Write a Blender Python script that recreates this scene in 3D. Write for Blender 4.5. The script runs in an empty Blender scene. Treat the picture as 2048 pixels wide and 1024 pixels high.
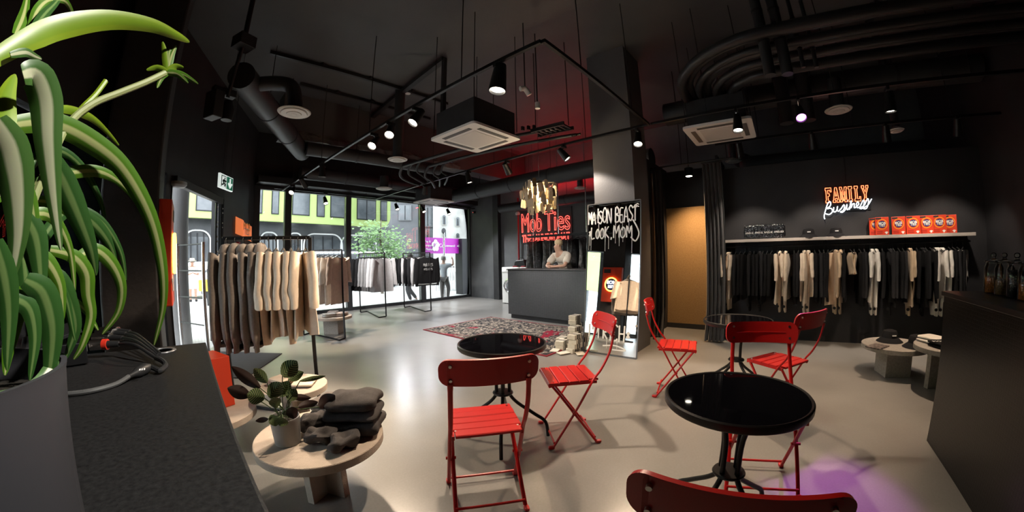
import bpy, bmesh, math, random
import numpy as np
from mathutils import Matrix, Vector, noise
PI = math.pi
R = math.radians
S = bpy.context.scene
C = bpy.context.collection
# ---------------------------------------------------------------- camera
# the photograph is a wide curved lens: radius on the sensor = F/K * tan(K*angle), pixels of the 2048x1024 frame
F, K, CX, CY, RHO, H, PITCH = 705.2, .544, 1024., 512., .01834, 1.40, .0041
AL = R(48.88)
CA, SA = math.cos(AL), math.sin(AL)
cam_d = bpy.data.cameras.new('camera')
cam = bpy.data.objects.new('camera', cam_d)
C.objects.link(cam)
S.camera = cam
cam_d.type = 'PANO'
cam_d.panorama_type = 'FISHEYE_LENS_POLYNOMIAL'
cam_d.sensor_width = 36
cam_d.sensor_fit = 'HORIZONTAL'
cam_d.fisheye_fov = R(179)
cam_d.clip_start = .02
_r = np.linspace(0, 1180, 400)
_A = np.stack([(_r * 36 / 2048) ** k for k in range(1, 5)], 1)
_c = np.linalg.lstsq(_A, np.arctan(_r * K / F) / K, rcond=None)[0]
cam_d.fisheye_polynomial_k0 = 0
for i in range(4):
    setattr(cam_d, 'fisheye_polynomial_k%d' % (i + 1), -float(_c[i]))
cam.matrix_world = (Matrix.Translation((0, 0, H)) @ Matrix.Rotation(-AL, 4, 'Z')
                    @ Matrix.Rotation(PI / 2 + PITCH, 4, 'X') @ Matrix.Rotation(-RHO, 4, 'Z'))
# ---------------------------------------------------------------- world, exposure
W = bpy.data.worlds.new('overcast sky')
S.world = W
W.use_nodes = True
W.node_tree.nodes['Background'].inputs[0].default_value = (.86, .93, 1, 1)
W.node_tree.nodes['Background'].inputs[1].default_value = 5.2
sun_d = bpy.data.lights.new('sun', 'SUN')
sun_d.energy = .8
sun_d.angle = R(12)
sun_d.color = (1, .97, .92)
sun = bpy.data.objects.new('sun', sun_d)
C.objects.link(sun)
sun.rotation_euler = (R(-38), R(22), 0)     # shines towards +Y, from above the roof on to the facades opposite
S.view_settings.view_transform = 'Standard'
S.view_settings.look = 'None'
S.view_settings.gamma = 1
S.view_settings.use_curve_mapping = False
S.view_settings.exposure = .08
S.cycles.use_denoising = True
S.cycles.max_bounces = 8
S.cycles.transparent_max_bounces = 12
S.cycles.caustics_reflective = False
S.cycles.caustics_refractive = False
S.cycles.sample_clamp_indirect = 4

# ---------------------------------------------------------------- pixel to place
def ray(px, py):
    u = px - CX; v = CY - py
    x = u * math.cos(RHO) + v * math.sin(RHO); y = v * math.cos(RHO) - u * math.sin(RHO)
    r = math.hypot(x, y); th = math.atan(r * K / F) / K
    s = math.sin(th) / r if r > 1e-9 else 1 / F
    d = (x * s, math.cos(th), y * s)
    c, sn = math.cos(PITCH), math.sin(PITCH)
    d = (d[0], d[1] * c - d[2] * sn, d[1] * sn + d[2] * c)
    return Vector((d[0] * CA + d[1] * SA, -d[0] * SA + d[1] * CA, d[2]))
EYE = Vector((0, 0, H))
def onZ(px, py, z=0):
    d = ray(px, py); return EYE + d * ((z - H) / d.z)
def onX(px, py, X):
    d = ray(px, py); return EYE + d * (X / d.x)
def onY(px, py, Y):
    d = ray(px, py); return EYE + d * (Y / d.y)
def atd(px, py, rng):
    d = ray(px, py); return EYE + d * (rng / math.hypot(d.x, d.y))
def on_line(px, py, p0, dr):
    """the vertical plane through p0 along dr"""
    r = ray(px, py)
    s = -(p0[0] * r.y - p0[1] * r.x) / (dr[0] * r.y - dr[1] * r.x)
    q = Vector((p0[0] + s * dr[0], p0[1] + s * dr[1]))
    return Vector((q.x, q.y, H + r.z * q.length / math.hypot(r.x, r.y)))

# ---------------------------------------------------------------- materials
MATS = {}
def mat(name, col, rough=.5, metal=0, spec=.5, var=None, bump=None, emit=None, alpha=None, coat=0, trans=0, ior=1.45, sheen=0):
    """var = (scale, second colour, contrast); bump = (scale, strength)"""
    if name in MATS: return MATS[name]
    m = bpy.data.materials.new(name); m.use_nodes = True
    nt = m.node_tree; b = nt.nodes['Principled BSDF']
    def setv(k, v):
        if k in b.inputs: b.inputs[k].default_value = v
    setv('Base Color', (*col, 1)); setv('Roughness', rough); setv('Metallic', metal)
    setv('Specular IOR Level', spec); setv('Coat Weight', coat); setv('Coat Roughness', .08)
    setv('Transmission Weight', trans); setv('IOR', ior); setv('Sheen Weight', sheen)
    if alpha is not None: setv('Alpha', alpha)
    if emit: setv('Emission Color', (*emit[0], 1)); setv('Emission Strength', emit[1])
    if var or bump:
        tc = nt.nodes.new('ShaderNodeTexCoord')
    if var:
        n = nt.nodes.new('ShaderNodeTexNoise'); n.inputs['Scale'].default_value = var[0]; n.inputs['Detail'].default_value = 6
        nt.links.new(tc.outputs['Object'], n.inputs['Vector'])
        r = nt.nodes.new('ShaderNodeValToRGB'); w = var[2] if len(var) > 2 else .25
        r.color_ramp.elements[0].position = .5 - w; r.color_ramp.elements[1].position = .5 + w
        r.color_ramp.elements[0].color = (*col, 1); r.color_ramp.elements[1].color = (*var[1], 1)
        nt.links.new(n.outputs['Fac'], r.inputs[0]); nt.links.new(r.outputs[0], b.inputs['Base Color'])
    if bump:
        n2 = nt.nodes.new('ShaderNodeTexNoise'); n2.inputs['Scale'].default_value = bump[0]; n2.inputs['Detail'].default_value = 5
        nt.links.new(tc.outputs['Object'], n2.inputs['Vector'])
        bp = nt.nodes.new('ShaderNodeBump'); bp.inputs['Strength'].default_value = bump[1]; bp.inputs['Distance'].default_value = .02
        nt.links.new(n2.outputs['Fac'], bp.inputs['Height']); nt.links.new(bp.outputs[0], b.inputs['Normal'])
    MATS[name] = m
    return m
def emat(name, col, st):
    if name in MATS: return MATS[name]
    m = bpy.data.materials.new(name); m.use_nodes = True; nt = m.node_tree; nt.nodes.clear()
    e = nt.nodes.new('ShaderNodeEmission'); e.inputs[0].default_value = (*col, 1); e.inputs[1].default_value = st
    o = nt.nodes.new('ShaderNodeOutputMaterial'); nt.links.new(e.outputs[0], o.inputs[0])
    MATS[name] = m
    return m

# ---------------------------------------------------------------- mesh building
class MB:
    def __init__(s): s.v = []; s.f = []; s.uv = []
    def add(s, vs, fs, uv=None):
        o = len(s.v); s.v += [tuple(p) for p in vs]; s.f += [tuple(i + o for i in f) for f in fs]
        s.uv += uv if uv else [(0, 0)] * len(vs)
        return s
    def box(s, c, d, rz=0, M=None):
        vs = []
        for k in range(8):
            p = Vector(((k & 1) - .5, (k >> 1 & 1) - .5, (k >> 2) - .5)); p = Vector((p.x * d[0], p.y * d[1], p.z * d[2]))
            if rz: p = Matrix.Rotation(rz, 3, 'Z') @ p
            if M: p = M @ p
            vs.append(p + Vector(c))
        return s.add(vs, [(0, 2, 3, 1), (4, 5, 7, 6), (0, 1, 5, 4), (2, 6, 7, 3), (0, 4, 6, 2), (1, 3, 7, 5)])
    def bb(s, x0, x1, y0, y1, z0, z1):
        return s.box(((x0 + x1) / 2, (y0 + y1) / 2, (z0 + z1) / 2), (abs(x1 - x0), abs(y1 - y0), abs(z1 - z0)))
    def bar(s, p, q, w, h=None, up=(0, 0, 1)):
        """a rectangular bar from p to q"""
        p, q = Vector(p), Vector(q); h = h or w; t = (q - p).normalized(); u = Vector(up)
        if abs(t.dot(u)) > .99: u = Vector((1, 0, 0))
        a = t.cross(u).normalized(); b = a.cross(t).normalized(); vs = []
        for e in (p, q):
            for i, j in ((-1, -1), (1, -1), (1, 1), (-1, 1)): vs.append(e + a * i * w / 2 + b * j * h / 2)
        return s.add(vs, [(0, 3, 2, 1), (4, 5, 6, 7), (0, 1, 5, 4), (1, 2, 6, 5), (2, 3, 7, 6), (3, 0, 4, 7)])
    def tube(s, pts, r, n=8, cap=True, flat=None):
        """flat = (axis vector, factor) squeezes the section along an axis"""
        pts = [Vector(p) for p in pts]; m = len(pts); rs = r if isinstance(r, (list, tuple)) else [r] * m
        vs = []; a = None
        for i in range(m):
            t = (pts[min(i + 1, m - 1)] - pts[max(i - 1, 0)]).normalized()
            if a is None:
                u = Vector((0, 0, 1)) if abs(t.z) < .9 else Vector((1, 0, 0)); a = t.cross(u).normalized()
            else:
                a = a - t * a.dot(t); a = a.normalized() if a.length > 1e-6 else t.orthogonal().normalized()
            b = t.cross(a)
            for j in range(n):
                w = 2 * PI * j / n; o = (a * math.cos(w) + b * math.sin(w)) * rs[i]
                if flat: o -= flat[0] * o.dot(flat[0]) * (1 - flat[1])
                vs.append(pts[i] + o)
        fs = [(i * n + j, i * n + (j + 1) % n, (i + 1) * n + (j + 1) % n, (i + 1) * n + j) for i in range(m - 1) for j in range(n)]
        if cap: fs += [tuple(range(n))[::-1], tuple((m - 1) * n + j for j in range(n))]
        return s.add(vs, fs)
    def cyl(s, p, q, r, r2=None, n=16): return s.tube([p, q], [r, r if r2 is None else r2], n)
    def lathe(s, prof, c=(0, 0, 0), n=24, M=None, cap=True):
        """prof = (radius, z) list, bottom to top"""
        vs = []
        for r, z in prof:
            for j in range(n):
                p = Vector((r * math.cos(2 * PI * j / n), r * math.sin(2 * PI * j / n), z))
                vs.append((M @ p if M else p) + Vector(c))
        m = len(prof)
        fs = [(i * n + j, i * n + (j + 1) % n, (i + 1) * n + (j + 1) % n, (i + 1) * n + j) for i in range(m - 1) for j in range(n)]
        if cap and prof[0][0] > 1e-5: fs.append(tuple(range(n))[::-1])
        if cap and prof[-1][0] > 1e-5: fs.append(tuple((m - 1) * n + j for j in range(n)))
        return s.add(vs, fs)
    def prism(s, poly, th, O=(0, 0, 0), U=(1, 0, 0), V=(0, 1, 0)):
        """polygon in the U,V plane extruded by th along U x V"""
        O, U, V = Vector(O), Vector(U), Vector(V); N = U.cross(V).normalized(); n = len(poly)
        vs = [O + U * a + V * b for a, b in poly] + [O + U * a + V * b + N * th for a, b in poly]
        return s.add(vs, [tuple(range(n))[::-1], tuple(range(n, 2 * n))] + [(i, (i + 1) % n, n + (i + 1) % n, n + i) for i in range(n)])
    def grid(s, rows, thick=0, uv=False):
        """rows of points; thick gives the sheet a back side"""
        m, n = len(rows), len(rows[0]); vs = [Vector(p) for r in rows for p in r]
        fs = [(i * n + j, i * n + j + 1, (i + 1) * n + j + 1, (i + 1) * n + j) for i in range(m - 1) for j in range(n - 1)]
        uvs = [(j / (n - 1), i / (m - 1)) for i in range(m) for j in range(n)]
        if thick:
            nrm = [Vector((0, 0, 0)) for _ in vs]
            for f in fs:
                k = (vs[f[1]] - vs[f[0]]).cross(vs[f[3]] - vs[f[0]])
                for i in f: nrm[i] += k
            o = len(vs); vs += [p - (q.normalized() if q.length > 0 else Vector((0, 0, 1))) * thick for p, q in zip(vs, nrm)]
            fs += [tuple(i + o for i in f[::-1]) for f in fs]
            ring = [j for j in range(n)] + [i * n + n - 1 for i in range(1, m)] + [(m - 1) * n + j for j in range(n - 2, -1, -1)] + [i * n for i in range(m - 2, 0, -1)]
            q = len(ring); fs += [(ring[(i + 1) % q], ring[i], ring[i] + o, ring[(i + 1) % q] + o) for i in range(q)]
            uvs = uvs * 2
        return s.add(vs, fs, uvs)
    def soft(s, c, d, e=.35, e2=.5, n=28, m=14, amp=0, fr=6, seed=0, rz=0):
        """rounded soft block (superellipsoid) with creases"""
        def pw(x, k): return math.copysign(abs(x) ** k, x)
        vs = []
        for i in range(m + 1):
            la = -PI / 2 + PI * i / m
            for j in range(n):
                lo = 2 * PI * j / n
                p = Vector((pw(math.cos(la), e2) * pw(math.cos(lo), e) * d[0] / 2, pw(math.cos(la), e2) * pw(math.sin(lo), e) * d[1] / 2, pw(math.sin(la), e2) * d[2] / 2))
                if amp:
                    k = noise.noise(Vector((p.x * fr + seed * 7.3, p.y * fr, p.z * fr * 2)))
                    p += Vector((p.x, p.y, p.z * 2)).normalized() * k * amp
                if rz: p = Matrix.Rotation(rz, 3, 'Z') @ p
                vs.append(p + Vector(c))
        return s.add(vs, [(i * n + j, i * n + (j + 1) % n, (i + 1) * n + (j + 1) % n, (i + 1) * n + j) for i in range(m) for j in range(n)])
    def mesh(s, name, m, smooth=40, bevel=0, seg=2, uv=False):
        me = bpy.data.meshes.new(name)
        me.from_pydata(s.v, [], s.f)
        if uv:
            l = me.uv_layers.new(name='UVMap')
            for lp in me.loops: l.data[lp.index].uv = s.uv[lp.vertex_index]
        b = bmesh.new(); b.from_mesh(me)
        if not uv: bmesh.ops.remove_doubles(b, verts=b.verts, dist=1e-5)
        bmesh.ops.recalc_face_normals(b, faces=b.faces)
        if bevel: bmesh.ops.bevel(b, geom=b.edges[:], offset=bevel, segments=seg, affect='EDGES', profile=.5, clamp_overlap=True)
        b.to_mesh(me); b.free()
        if smooth:
            me.shade_smooth(); me.set_sharp_from_angle(angle=R(smooth))
        if m: me.materials.append(m)
        return me
    def build(s, name, m, parent=None, smooth=40, bevel=0, seg=2, uv=False):
        return link(name, s.mesh(name, m, smooth, bevel, seg, uv), parent)
def link(name, me, parent=None, M=None):
    o = bpy.data.objects.new(name, me); C.objects.link(o)
    if parent is not None: o.parent = parent
    if M is not None: o.matrix_local = M if isinstance(M, Matrix) else Matrix.Translation(M)
    return o
def tag(o, label, cat, group=None):
    o['label'] = label; o['category'] = cat
    if group: o['group'] = group
    return o
def thing(name, label, cat, loc=(0, 0, 0), rz=0, group=None):
    o = bpy.data.objects.new(name, None); C.objects.link(o); o.empty_display_size = .1
    o.location = loc; o.rotation_euler = (0, 0, rz)
    return tag(o, label, cat, group)
def struct(o, label=None):
    o['kind'] = 'structure'
    if label: o['label'] = label
    return o
def copy_tree(o, parent=None):
    c = o.copy(); C.objects.link(c); c.parent = parent
    for ch in o.children: copy_tree(ch, c)
    return c
def arc(c, r, a0, a1, n=8, U=(1, 0, 0), V=(0, 1, 0)):
    U, V, c = Vector(U), Vector(V), Vector(c)
    return [c + U * r * math.cos(a0 + (a1 - a0) * i / n) + V * r * math.sin(a0 + (a1 - a0) * i / n) for i in range(n + 1)]
def smooth_path(pts, n=6):
    """Catmull-Rom"""
    pts = [Vector(p) for p in pts]; out = []
    for i in range(len(pts) - 1):
        p0, p1, p2, p3 = pts[max(i - 1, 0)], pts[i], pts[i + 1], pts[min(i + 2, len(pts) - 1)]
        for k in range(n):
            t = k / n
            out.append(.5 * ((2 * p1) + (p2 - p0) * t + (2 * p0 - 5 * p1 + 4 * p2 - p3) * t * t + (3 * p1 - p0 - 3 * p2 + p3) * t ** 3))
    return out + [pts[-1]]
def rrect(w, h, r, n=5):
    out = []
    for cx, cy, a in ((w / 2 - r, h / 2 - r, 0), (-w / 2 + r, h / 2 - r, PI / 2), (-w / 2 + r, -h / 2 + r, PI), (w / 2 - r, -h / 2 + r, 3 * PI / 2)):
        out += [(cx + r * math.cos(a + PI / 2 * i / n), cy + r * math.sin(a + PI / 2 * i / n)) for i in range(n + 1)]
    return out
def frameM(O, U, V):
    """local x -> U, local y -> V"""
    U, V = Vector(U).normalized(), Vector(V).normalized(); N = U.cross(V)
    M = Matrix((U, V, N)).transposed().to_4x4(); M.translation = Vector(O)
    return M
def text(body, size, m, parent, M, name='lettering', outline=0, extrude=.002, sx=1, bold=0, align='CENTER'):
    cu = bpy.data.curves.new('t', 'FONT'); cu.body = body; cu.size = size; cu.align_x = align; cu.align_y = 'CENTER'
    cu.resolution_u = 3
    if outline: cu.fill_mode = 'NONE'; cu.bevel_depth = outline; cu.bevel_resolution = 1; cu.extrude = 0
    else: cu.extrude = extrude; cu.offset = bold
    t = bpy.data.objects.new('t', cu); C.objects.link(t)
    me = bpy.data.meshes.new_from_object(t.evaluated_get(bpy.context.evaluated_depsgraph_get()))
    bpy.data.objects.remove(t); bpy.data.curves.remove(cu)
    me.name = name; me.materials.clear(); me.materials.append(m)
    o = link(name, me, parent); o.matrix_local = M @ Matrix.Diagonal((sx, 1, 1, 1))
    return o
ORD = ['first', 'second', 'third', 'fourth', 'fifth', 'sixth', 'seventh', 'eighth', 'ninth', 'tenth', 'eleventh', 'twelfth', 'thirteenth', 'fourteenth', 'fifteenth', 'sixteenth']
# stroke letters on a 1 x 1.4 cell
STK = {'M': [[(0, 0), (.08, 1.4), (.5, .5), (.92, 1.4), (1, 0)]], 'A': [[(0, 0), (.5, 1.4), (1, 0)], [(.2, .5), (.8, .5)]], 'I': [[(.5, 0), (.5, 1.4)]],
       'S': [[(.95, 1.2), (.5, 1.4), (.08, 1.1), (.5, .75), (.95, .4), (.5, 0), (.02, .2)]], 'O': [[(.5, 1.4), (.05, .9), (.1, .25), (.5, 0), (.95, .4), (.9, 1.1), (.5, 1.4)]],
       'N': [[(0, 0), (.05, 1.4), (.95, 0), (1, 1.4)]], 'B': [[(.05, 0), (.1, 1.4), (.8, 1.2), (.75, .85), (.15, .72), (.9, .55), (.85, .1), (.05, 0)]],
       'E': [[(.95, 1.4), (.1, 1.35), (.05, .02), (.95, 0)], [(.08, .7), (.75, .72)]], 'T': [[(0, 1.35), (1, 1.4)], [(.5, 1.38), (.48, 0)]],
       'L': [[(.1, 1.4), (.1, 0), (.85, .05)]], 'K': [[(.1, 1.4), (.1, 0)], [(.9, 1.4), (.15, .65), (.95, 0)]], 'R': [[(.05, 0), (.1, 1.4), (.85, 1.25), (.8, .8), (.12, .65), (.95, 0)]],
       'C': [[(.95, 1.2), (.55, 1.4), (.05, .9), (.1, .2), (.55, 0), (.95, .2)]], 'H': [[(.05, 1.4), (.1, 0)], [(.95, 1.4), (.9, 0)], [(.08, .7), (.92, .72)]],
       'P': [[(.05, 0), (.1, 1.4), (.9, 1.2), (.85, .75), (.1, .62)]], "'": [[(.5, 1.4), (.42, 1.05)]], ',': [[(.5, .15), (.38, -.2)]], '*': [[(.2, .9), (.8, .4)], [(.8, .9), (.2, .4)], [(.5, 1), (.5, .3)]], ' ': []}
def strokes(txt, w, h, gap, O, U, V, r, mb, jitter=0, seed=1, drips=0):
    rnd = random.Random(seed); O, U, V = Vector(O), Vector(U), Vector(V); x = 0
    N = U.cross(V)
    for ch in txt:
        k = 1 + rnd.uniform(-jitter, jitter); dy = rnd.uniform(-jitter, jitter) * h * .5
        for st in STK[ch]:
            pts = [O + U * (x + a * w * k) + V * (dy + b / 1.4 * h * k) for a, b in st]
            mb.tube(smooth_path(pts, 3) if len(pts) > 2 else pts, r, 6, flat=(N, .25))
            if drips and rnd.random() < drips:
                p = pts[-1]; L = rnd.uniform(.4, 1.5) * h
                mb.tube([p, p - V * L * .9, p - V * L], [r * .45, r * .3, r * .5], 5, flat=(N, .3))
        x += (w * k if ch not in "I',* " else w * .55) + gap
    return x
# ---------------------------------------------------------------- shared materials
BLK = mat('black_paint', (.018, .018, .02), .55, var=(9, (.03, .03, .033)))
BLKM = mat('black_metal', (.012, .012, .013), .38, metal=.3)
DKM = mat('dark_steel', (.035, .035, .038), .45, metal=.5)
CEIL = mat('ceiling_black', (.065, .068, .072), .6, var=(1.2, (.09, .092, .096)), bump=(60, .1))
WALLB = mat('wall_black', (.016, .016, .018), .6, var=(2.5, (.026, .026, .03)), bump=(90, .12))
WALLG = mat('wall_charcoal', (.10, .105, .112), .7, var=(3, (.13, .135, .14)), bump=(70, .15))
CHROME = mat('chrome', (.75, .75, .77), .22, metal=1)
WHITE = mat('white_plastic', (.8, .79, .76), .5)
WPAINT = mat('white_paint', (.85, .85, .85), .5)
REDM = mat('red_powder_coat', (.43, .009, .008), .34, bump=(400, .05))
RIVET = mat('rivet_steel', (.8, .75, .7), .3, metal=1)
TUBE_RED = emat('neon_red', (1, .08, .06), 4.5)
TUBE_WHITE = emat('neon_white', (.85, .93, 1), 4.5)
def glass_mat(name, tint, refl=1.0, base=.0):
    m = bpy.data.materials.new(name); m.use_nodes = True; nt = m.node_tree; nt.nodes.clear()
    t = nt.nodes.new('ShaderNodeBsdfTransparent'); t.inputs[0].default_value = (*tint, 1)
    g = nt.nodes.new('ShaderNodeBsdfGlossy'); g.inputs['Roughness'].default_value = .0
    fr = nt.nodes.new('ShaderNodeFresnel'); fr.inputs[0].default_value = 1.5
    ma = nt.nodes.new('ShaderNodeMath'); ma.operation = 'MULTIPLY_ADD'; ma.inputs[1].default_value = refl; ma.inputs[2].default_value = base
    mx = nt.nodes.new('ShaderNodeMixShader'); o = nt.nodes.new('ShaderNodeOutputMaterial')
    nt.links.new(fr.outputs[0], ma.inputs[0]); nt.links.new(ma.outputs[0], mx.inputs[0])
    nt.links.new(t.outputs[0], mx.inputs[1]); nt.links.new(g.outputs[0], mx.inputs[2]); nt.links.new(mx.outputs[0], o.inputs[0])
    MATS[name] = m; return m
GLASS = glass_mat('window_glass', (.95, .97, .97), 1.0)
JAR = glass_mat('jar_glass', (.93, .95, .95), 1.3, .03)

def concrete_floor():
    m = bpy.data.materials.new('polished_concrete'); m.use_nodes = True; nt = m.node_tree; b = nt.nodes['Principled BSDF']
    tc = nt.nodes.new('ShaderNodeTexCoord')
    def nz(sc, det, rough=.55):
        n = nt.nodes.new('ShaderNodeTexNoise'); n.inputs['Scale'].default_value = sc; n.inputs['Detail'].default_value = det
        n.inputs['Roughness'].default_value = rough; nt.links.new(tc.outputs['Object'], n.inputs['Vector']); return n
    a = nz(1.1, 6, .55); r = nt.nodes.new('ShaderNodeValToRGB')
    r.color_ramp.elements[0].position = .1; r.color_ramp.elements[0].color = (.15, .145, .137, 1)
    r.color_ramp.elements[1].position = .9; r.color_ramp.elements[1].color = (.27, .262, .25, 1)
    nt.links.new(a.outputs['Fac'], r.inputs[0])
    c = nz(70, 3); mx = nt.nodes.new('ShaderNodeMixRGB'); mx.blend_type = 'OVERLAY'; mx.inputs[0].default_value = .14
    nt.links.new(r.outputs[0], mx.inputs[1]); nt.links.new(c.outputs['Fac'], mx.inputs[2]); nt.links.new(mx.outputs[0], b.inputs['Base Color'])
    d = nz(1.3, 2); rr = nt.nodes.new('ShaderNodeMapRange'); rr.inputs[1].default_value = .3; rr.inputs[2].default_value = .7
    rr.inputs[3].default_value = .2; rr.inputs[4].default_value = .36
    nt.links.new(d.outputs['Fac'], rr.inputs[0]); b.inputs['Roughness'].default_value = .28
    return m
FLOORM = concrete_floor()
CZ = 4.6          # ceiling height
WY = 9.5          # window wall
EB = Vector((-.23, 5.72)); ED = Vector((1.73, 3.78)); EU = ED.normalized()      # entrance wall: base point, run, unit
EN = Vector((-EU.y, EU.x))                                                       # outwards
def ep(s, off=0, z=0):
    p = EB + ED * s + EN * off; return Vector((p.x, p.y, z))

# floor and ceiling follow the slanted entrance wall
E0 = ep(-1.6); E1 = ep(1.0)
poly = [(E0.x, E0.y), (-1.85, E0.y), (-1.85, -4), (8.9, -4), (8.9, WY), (E1.x, WY)]
struct(MB().prism(poly, -.12).build('floor', FLOORM, smooth=0), 'polished grey concrete floor')
struct(MB().prism([(-1.85, -4.2), (9.1, -4.2), (9.1, 9.9), (1.2, 9.9), (-1.85, 3.6)], .1, O=(0, 0, CZ)).build('ceiling', CEIL, smooth=0), 'black painted ceiling')
# walls
struct(MB().bb(6.5, 6.6, -3.1, .9, 0, 2.84).build('wall_right', WALLB, smooth=0), 'black partition behind the long garment rail')
struct(MB().bb(8.65, 8.9, -4, WY + .1, 0, CZ).build('wall_back', WALLG, smooth=0), 'charcoal back wall behind the till')
struct(MB().bb(1.0, 8.65, -4, -3.1, 0, CZ).build('wall_bar', WALLB, smooth=0), 'black wall behind the bar')
struct(MB().bb(-1.85, 1.0, -4.2, -4, 0, CZ).build('wall_near', WALLB, smooth=0))
wl = MB(); wl.bb(-1.85, -1.75, -4, .5, 0, CZ); struct(wl.build('wall_left', WALLB, smooth=0))
struct(MB().bb(-1.85, -1.75, .5, 5.6, 3.2, CZ).build('wall_left_header', WALLB, smooth=0)); struct(MB().bb(-1.85, -1.75, 4.75, 5.6, 0, 3.2).build('wall_left_jamb', WALLB, smooth=0))
o = struct(bpy.data.objects.new('window_5', None), 'street window beyond the cabinet'); C.objects.link(o)
for y in (.5, 1.8, 3.1, 4.69): MB().bb(-1.86, -1.74, y, y + .08, 0, 3.2).build('mullion', mat('window_frame', (.03, .032, .036), .45), o, 0)
for y, y1_ in ((.58, 1.8), (1.88, 3.1), (3.18, 4.69)): MB().bb(-1.805, -1.795, y, y1_, .1, 3.1).build('pane', GLASS, o, 0)
MB().bb(-1.85, -1.75, .5, 4.75, 0, .1).build('sill', MATS['window_frame'], o, 0); MB().bb(-1.85, -1.75, .5, 4.75, 3.1, 3.2).build('head_rail', MATS['window_frame'], o, 0)
w = MB(); w.bb(6.88, 6.98, .9, 2.0, 0, 3.0); struct(w.build('wall_fitting_back', WALLB, smooth=0))
struct(MB().bb(5.36, 6.98, 2.0, 2.08, 0, 3.05).build('wall_fitting_side', BLK, smooth=0))
struct(MB().bb(6.1, 6.88, .86, .9, 0, 3.0).build('wall_fitting_end', WALLB, smooth=0))
PILM = mat('pillar_paint', (.105, .1, .105), .62, var=(2, (.13, .125, .125)), bump=(60, .08))
struct(MB().bb(4.76, 5.36, 1.84, 2.48, 0, CZ).build('wall_pillar', PILM, smooth=0), 'square charcoal pillar behind the leaning mirror')
COLM = mat('column_paint', (.022, .02, .02), .6, var=(4, (.034, .03, .03)), bump=(25, .25))
struct(MB().bb(-.78, -.27, 4.05, 4.75, 0, CZ).build('wall_column', COLM, smooth=0, bevel=.02), 'massive rough black column by the entrance')
# window wall: header, jambs, mullions, panes
FRM = mat('window_frame', (.03, .032, .036), .45, var=(6, (.05, .052, .056)))
struct(MB().bb(E1.x - .1, 8.65, WY, WY + .3, 3.26, CZ).build('wall_window_header', WALLB, smooth=0))
xs = [1.56, 2.34, 4.01, 6.53, 8.6]
wd = [.14, .17, .15, .17, .1]
for i in range(4):
    x0, x1 = xs[i] + wd[i] / 2, xs[i + 1] - wd[i + 1] / 2
    o = struct(bpy.data.objects.new('window_%d' % (i + 1), None), ['narrow shop window next to the entrance', 'shop window behind the tan tee rack', 'wide shop window showing the tree', 'shop window showing the magenta sign'][i]); C.objects.link(o)
    MB().bb(xs[i] - wd[i] / 2, x0, WY - .02, WY + .14, 0, 3.26).build('mullion', FRM, o, 0, .004)
    if i == 3: MB().bb(x1, xs[4] + .05, WY - .02, WY + .14, 0, 3.26).build('mullion', FRM, o, 0, .004)
    MB().bb(x0, x1, WY, WY + .12, 0, .09).build('sill', FRM, o, 0, .004)
    MB().bb(x0, x1, WY, WY + .12, 3.17, 3.26).build('head_rail', FRM, o, 0, .004)
    MB().bb(x0, x1, WY + .05, WY + .062, .09, 3.17).build('pane', GLASS, o, 0)
# pilaster and a black strip put in for a recess's darkness left of the washing machines
struct(MB().bb(8.6, 8.66, 8.26, WY, 0, CZ).build('trim_1', WALLG, smooth=0))
struct(MB().bb(8.5, 8.655, 8.02, 8.26, 0, CZ).build('trim_2', BLK, smooth=0))
# entrance wall
def ewall(name, s0, s1, z0, z1, m, th=.24, label=None):
    a, b, c, d = ep(s0), ep(s1), ep(s1, th), ep(s0, th)
    return struct(MB().prism([(a.x, a.y), (b.x, b.y), (c.x, c.y), (d.x, d.y)], z1 - z0, O=(0, 0, z0)).build(name, m, smooth=0), label)
ENTM = mat('entrance_paint', (.03, .03, .032), .55, var=(3, (.045, .044, .046)))
ewall('wall_entrance_near', -1.6, -.95, 0, CZ, WALLB); ewall('wall_entrance_over', -.95, 0.005, 2.56, CZ, WALLB); ewall('wall_entrance_post', -.035, 0.005, 0, 2.56, WALLB)
o = struct(bpy.data.objects.new('window_6', None), 'glazed side panel of the entrance behind the column'); C.objects.link(o)
for s in (-.95, -.5, -.05): MB().bar(ep(s, .1, 0), ep(s, .1, 2.56), .06, .06).build('mullion', FRM, o, 0)
for s in (-.94, -.49): a, b_, c, d = ep(s, .1), ep(s + .43, .1), ep(s + .43, .112), ep(s, .112); MB().prism([(a.x, a.y), (b_.x, b_.y), (c.x, c.y), (d.x, d.y)], 2.5, O=(0, 0, .05)).build('pane', GLASS, o, 0)
a, b_ = ep(-.95, .1, .025), ep(-.03, .1, .025); MB().bar(a, b_, .06, .05).build('sill', FRM, o, 0)
ewall('wall_entrance_header', 0.005, .5, 2.56, CZ, WALLB)
ewall('wall_entrance_far', .5, 1.0, 0, CZ, ENTM, label='dark wall between the door and the shop window')
dr = struct(bpy.data.objects.new('door_1', None), 'open street door with black closer rail'); C.objects.link(dr)
MB().bar(ep(.0, -.03, 2.5), ep(.44, -.03, 2.5), .1, .12).build('closer_rail', DKM, dr, 0, .01)
MB().bar(ep(.004, .03, 0), ep(.004, .03, 2.56), .07, .07).build('door_frame', BLKM, dr, 0, .005)
MB().bar(ep(.485, .03, 0), ep(.485, .03, 2.56), .09, .09).build('door_frame', BLKM, dr, 0, .005)
MB().lathe([(0, -.03), (.08, -.02), (.11, .01), (.11, .05)], c=ep(.015, -.07, 2.43), n=18).build('door_sensor', mat('grey_plastic', (.25, .25, .26), .4), dr)
g = MB()
for k, s in enumerate((.395, .425, .455)):
    g.bar(ep(s, -.02 + .05 * (k % 2), .02), ep(s, -.02 + .05 * (k % 2), 2.46), .055, .03)
gr = g.build('folding_grille', BLKM, dr, 0, .003)
rv = MB()
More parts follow.
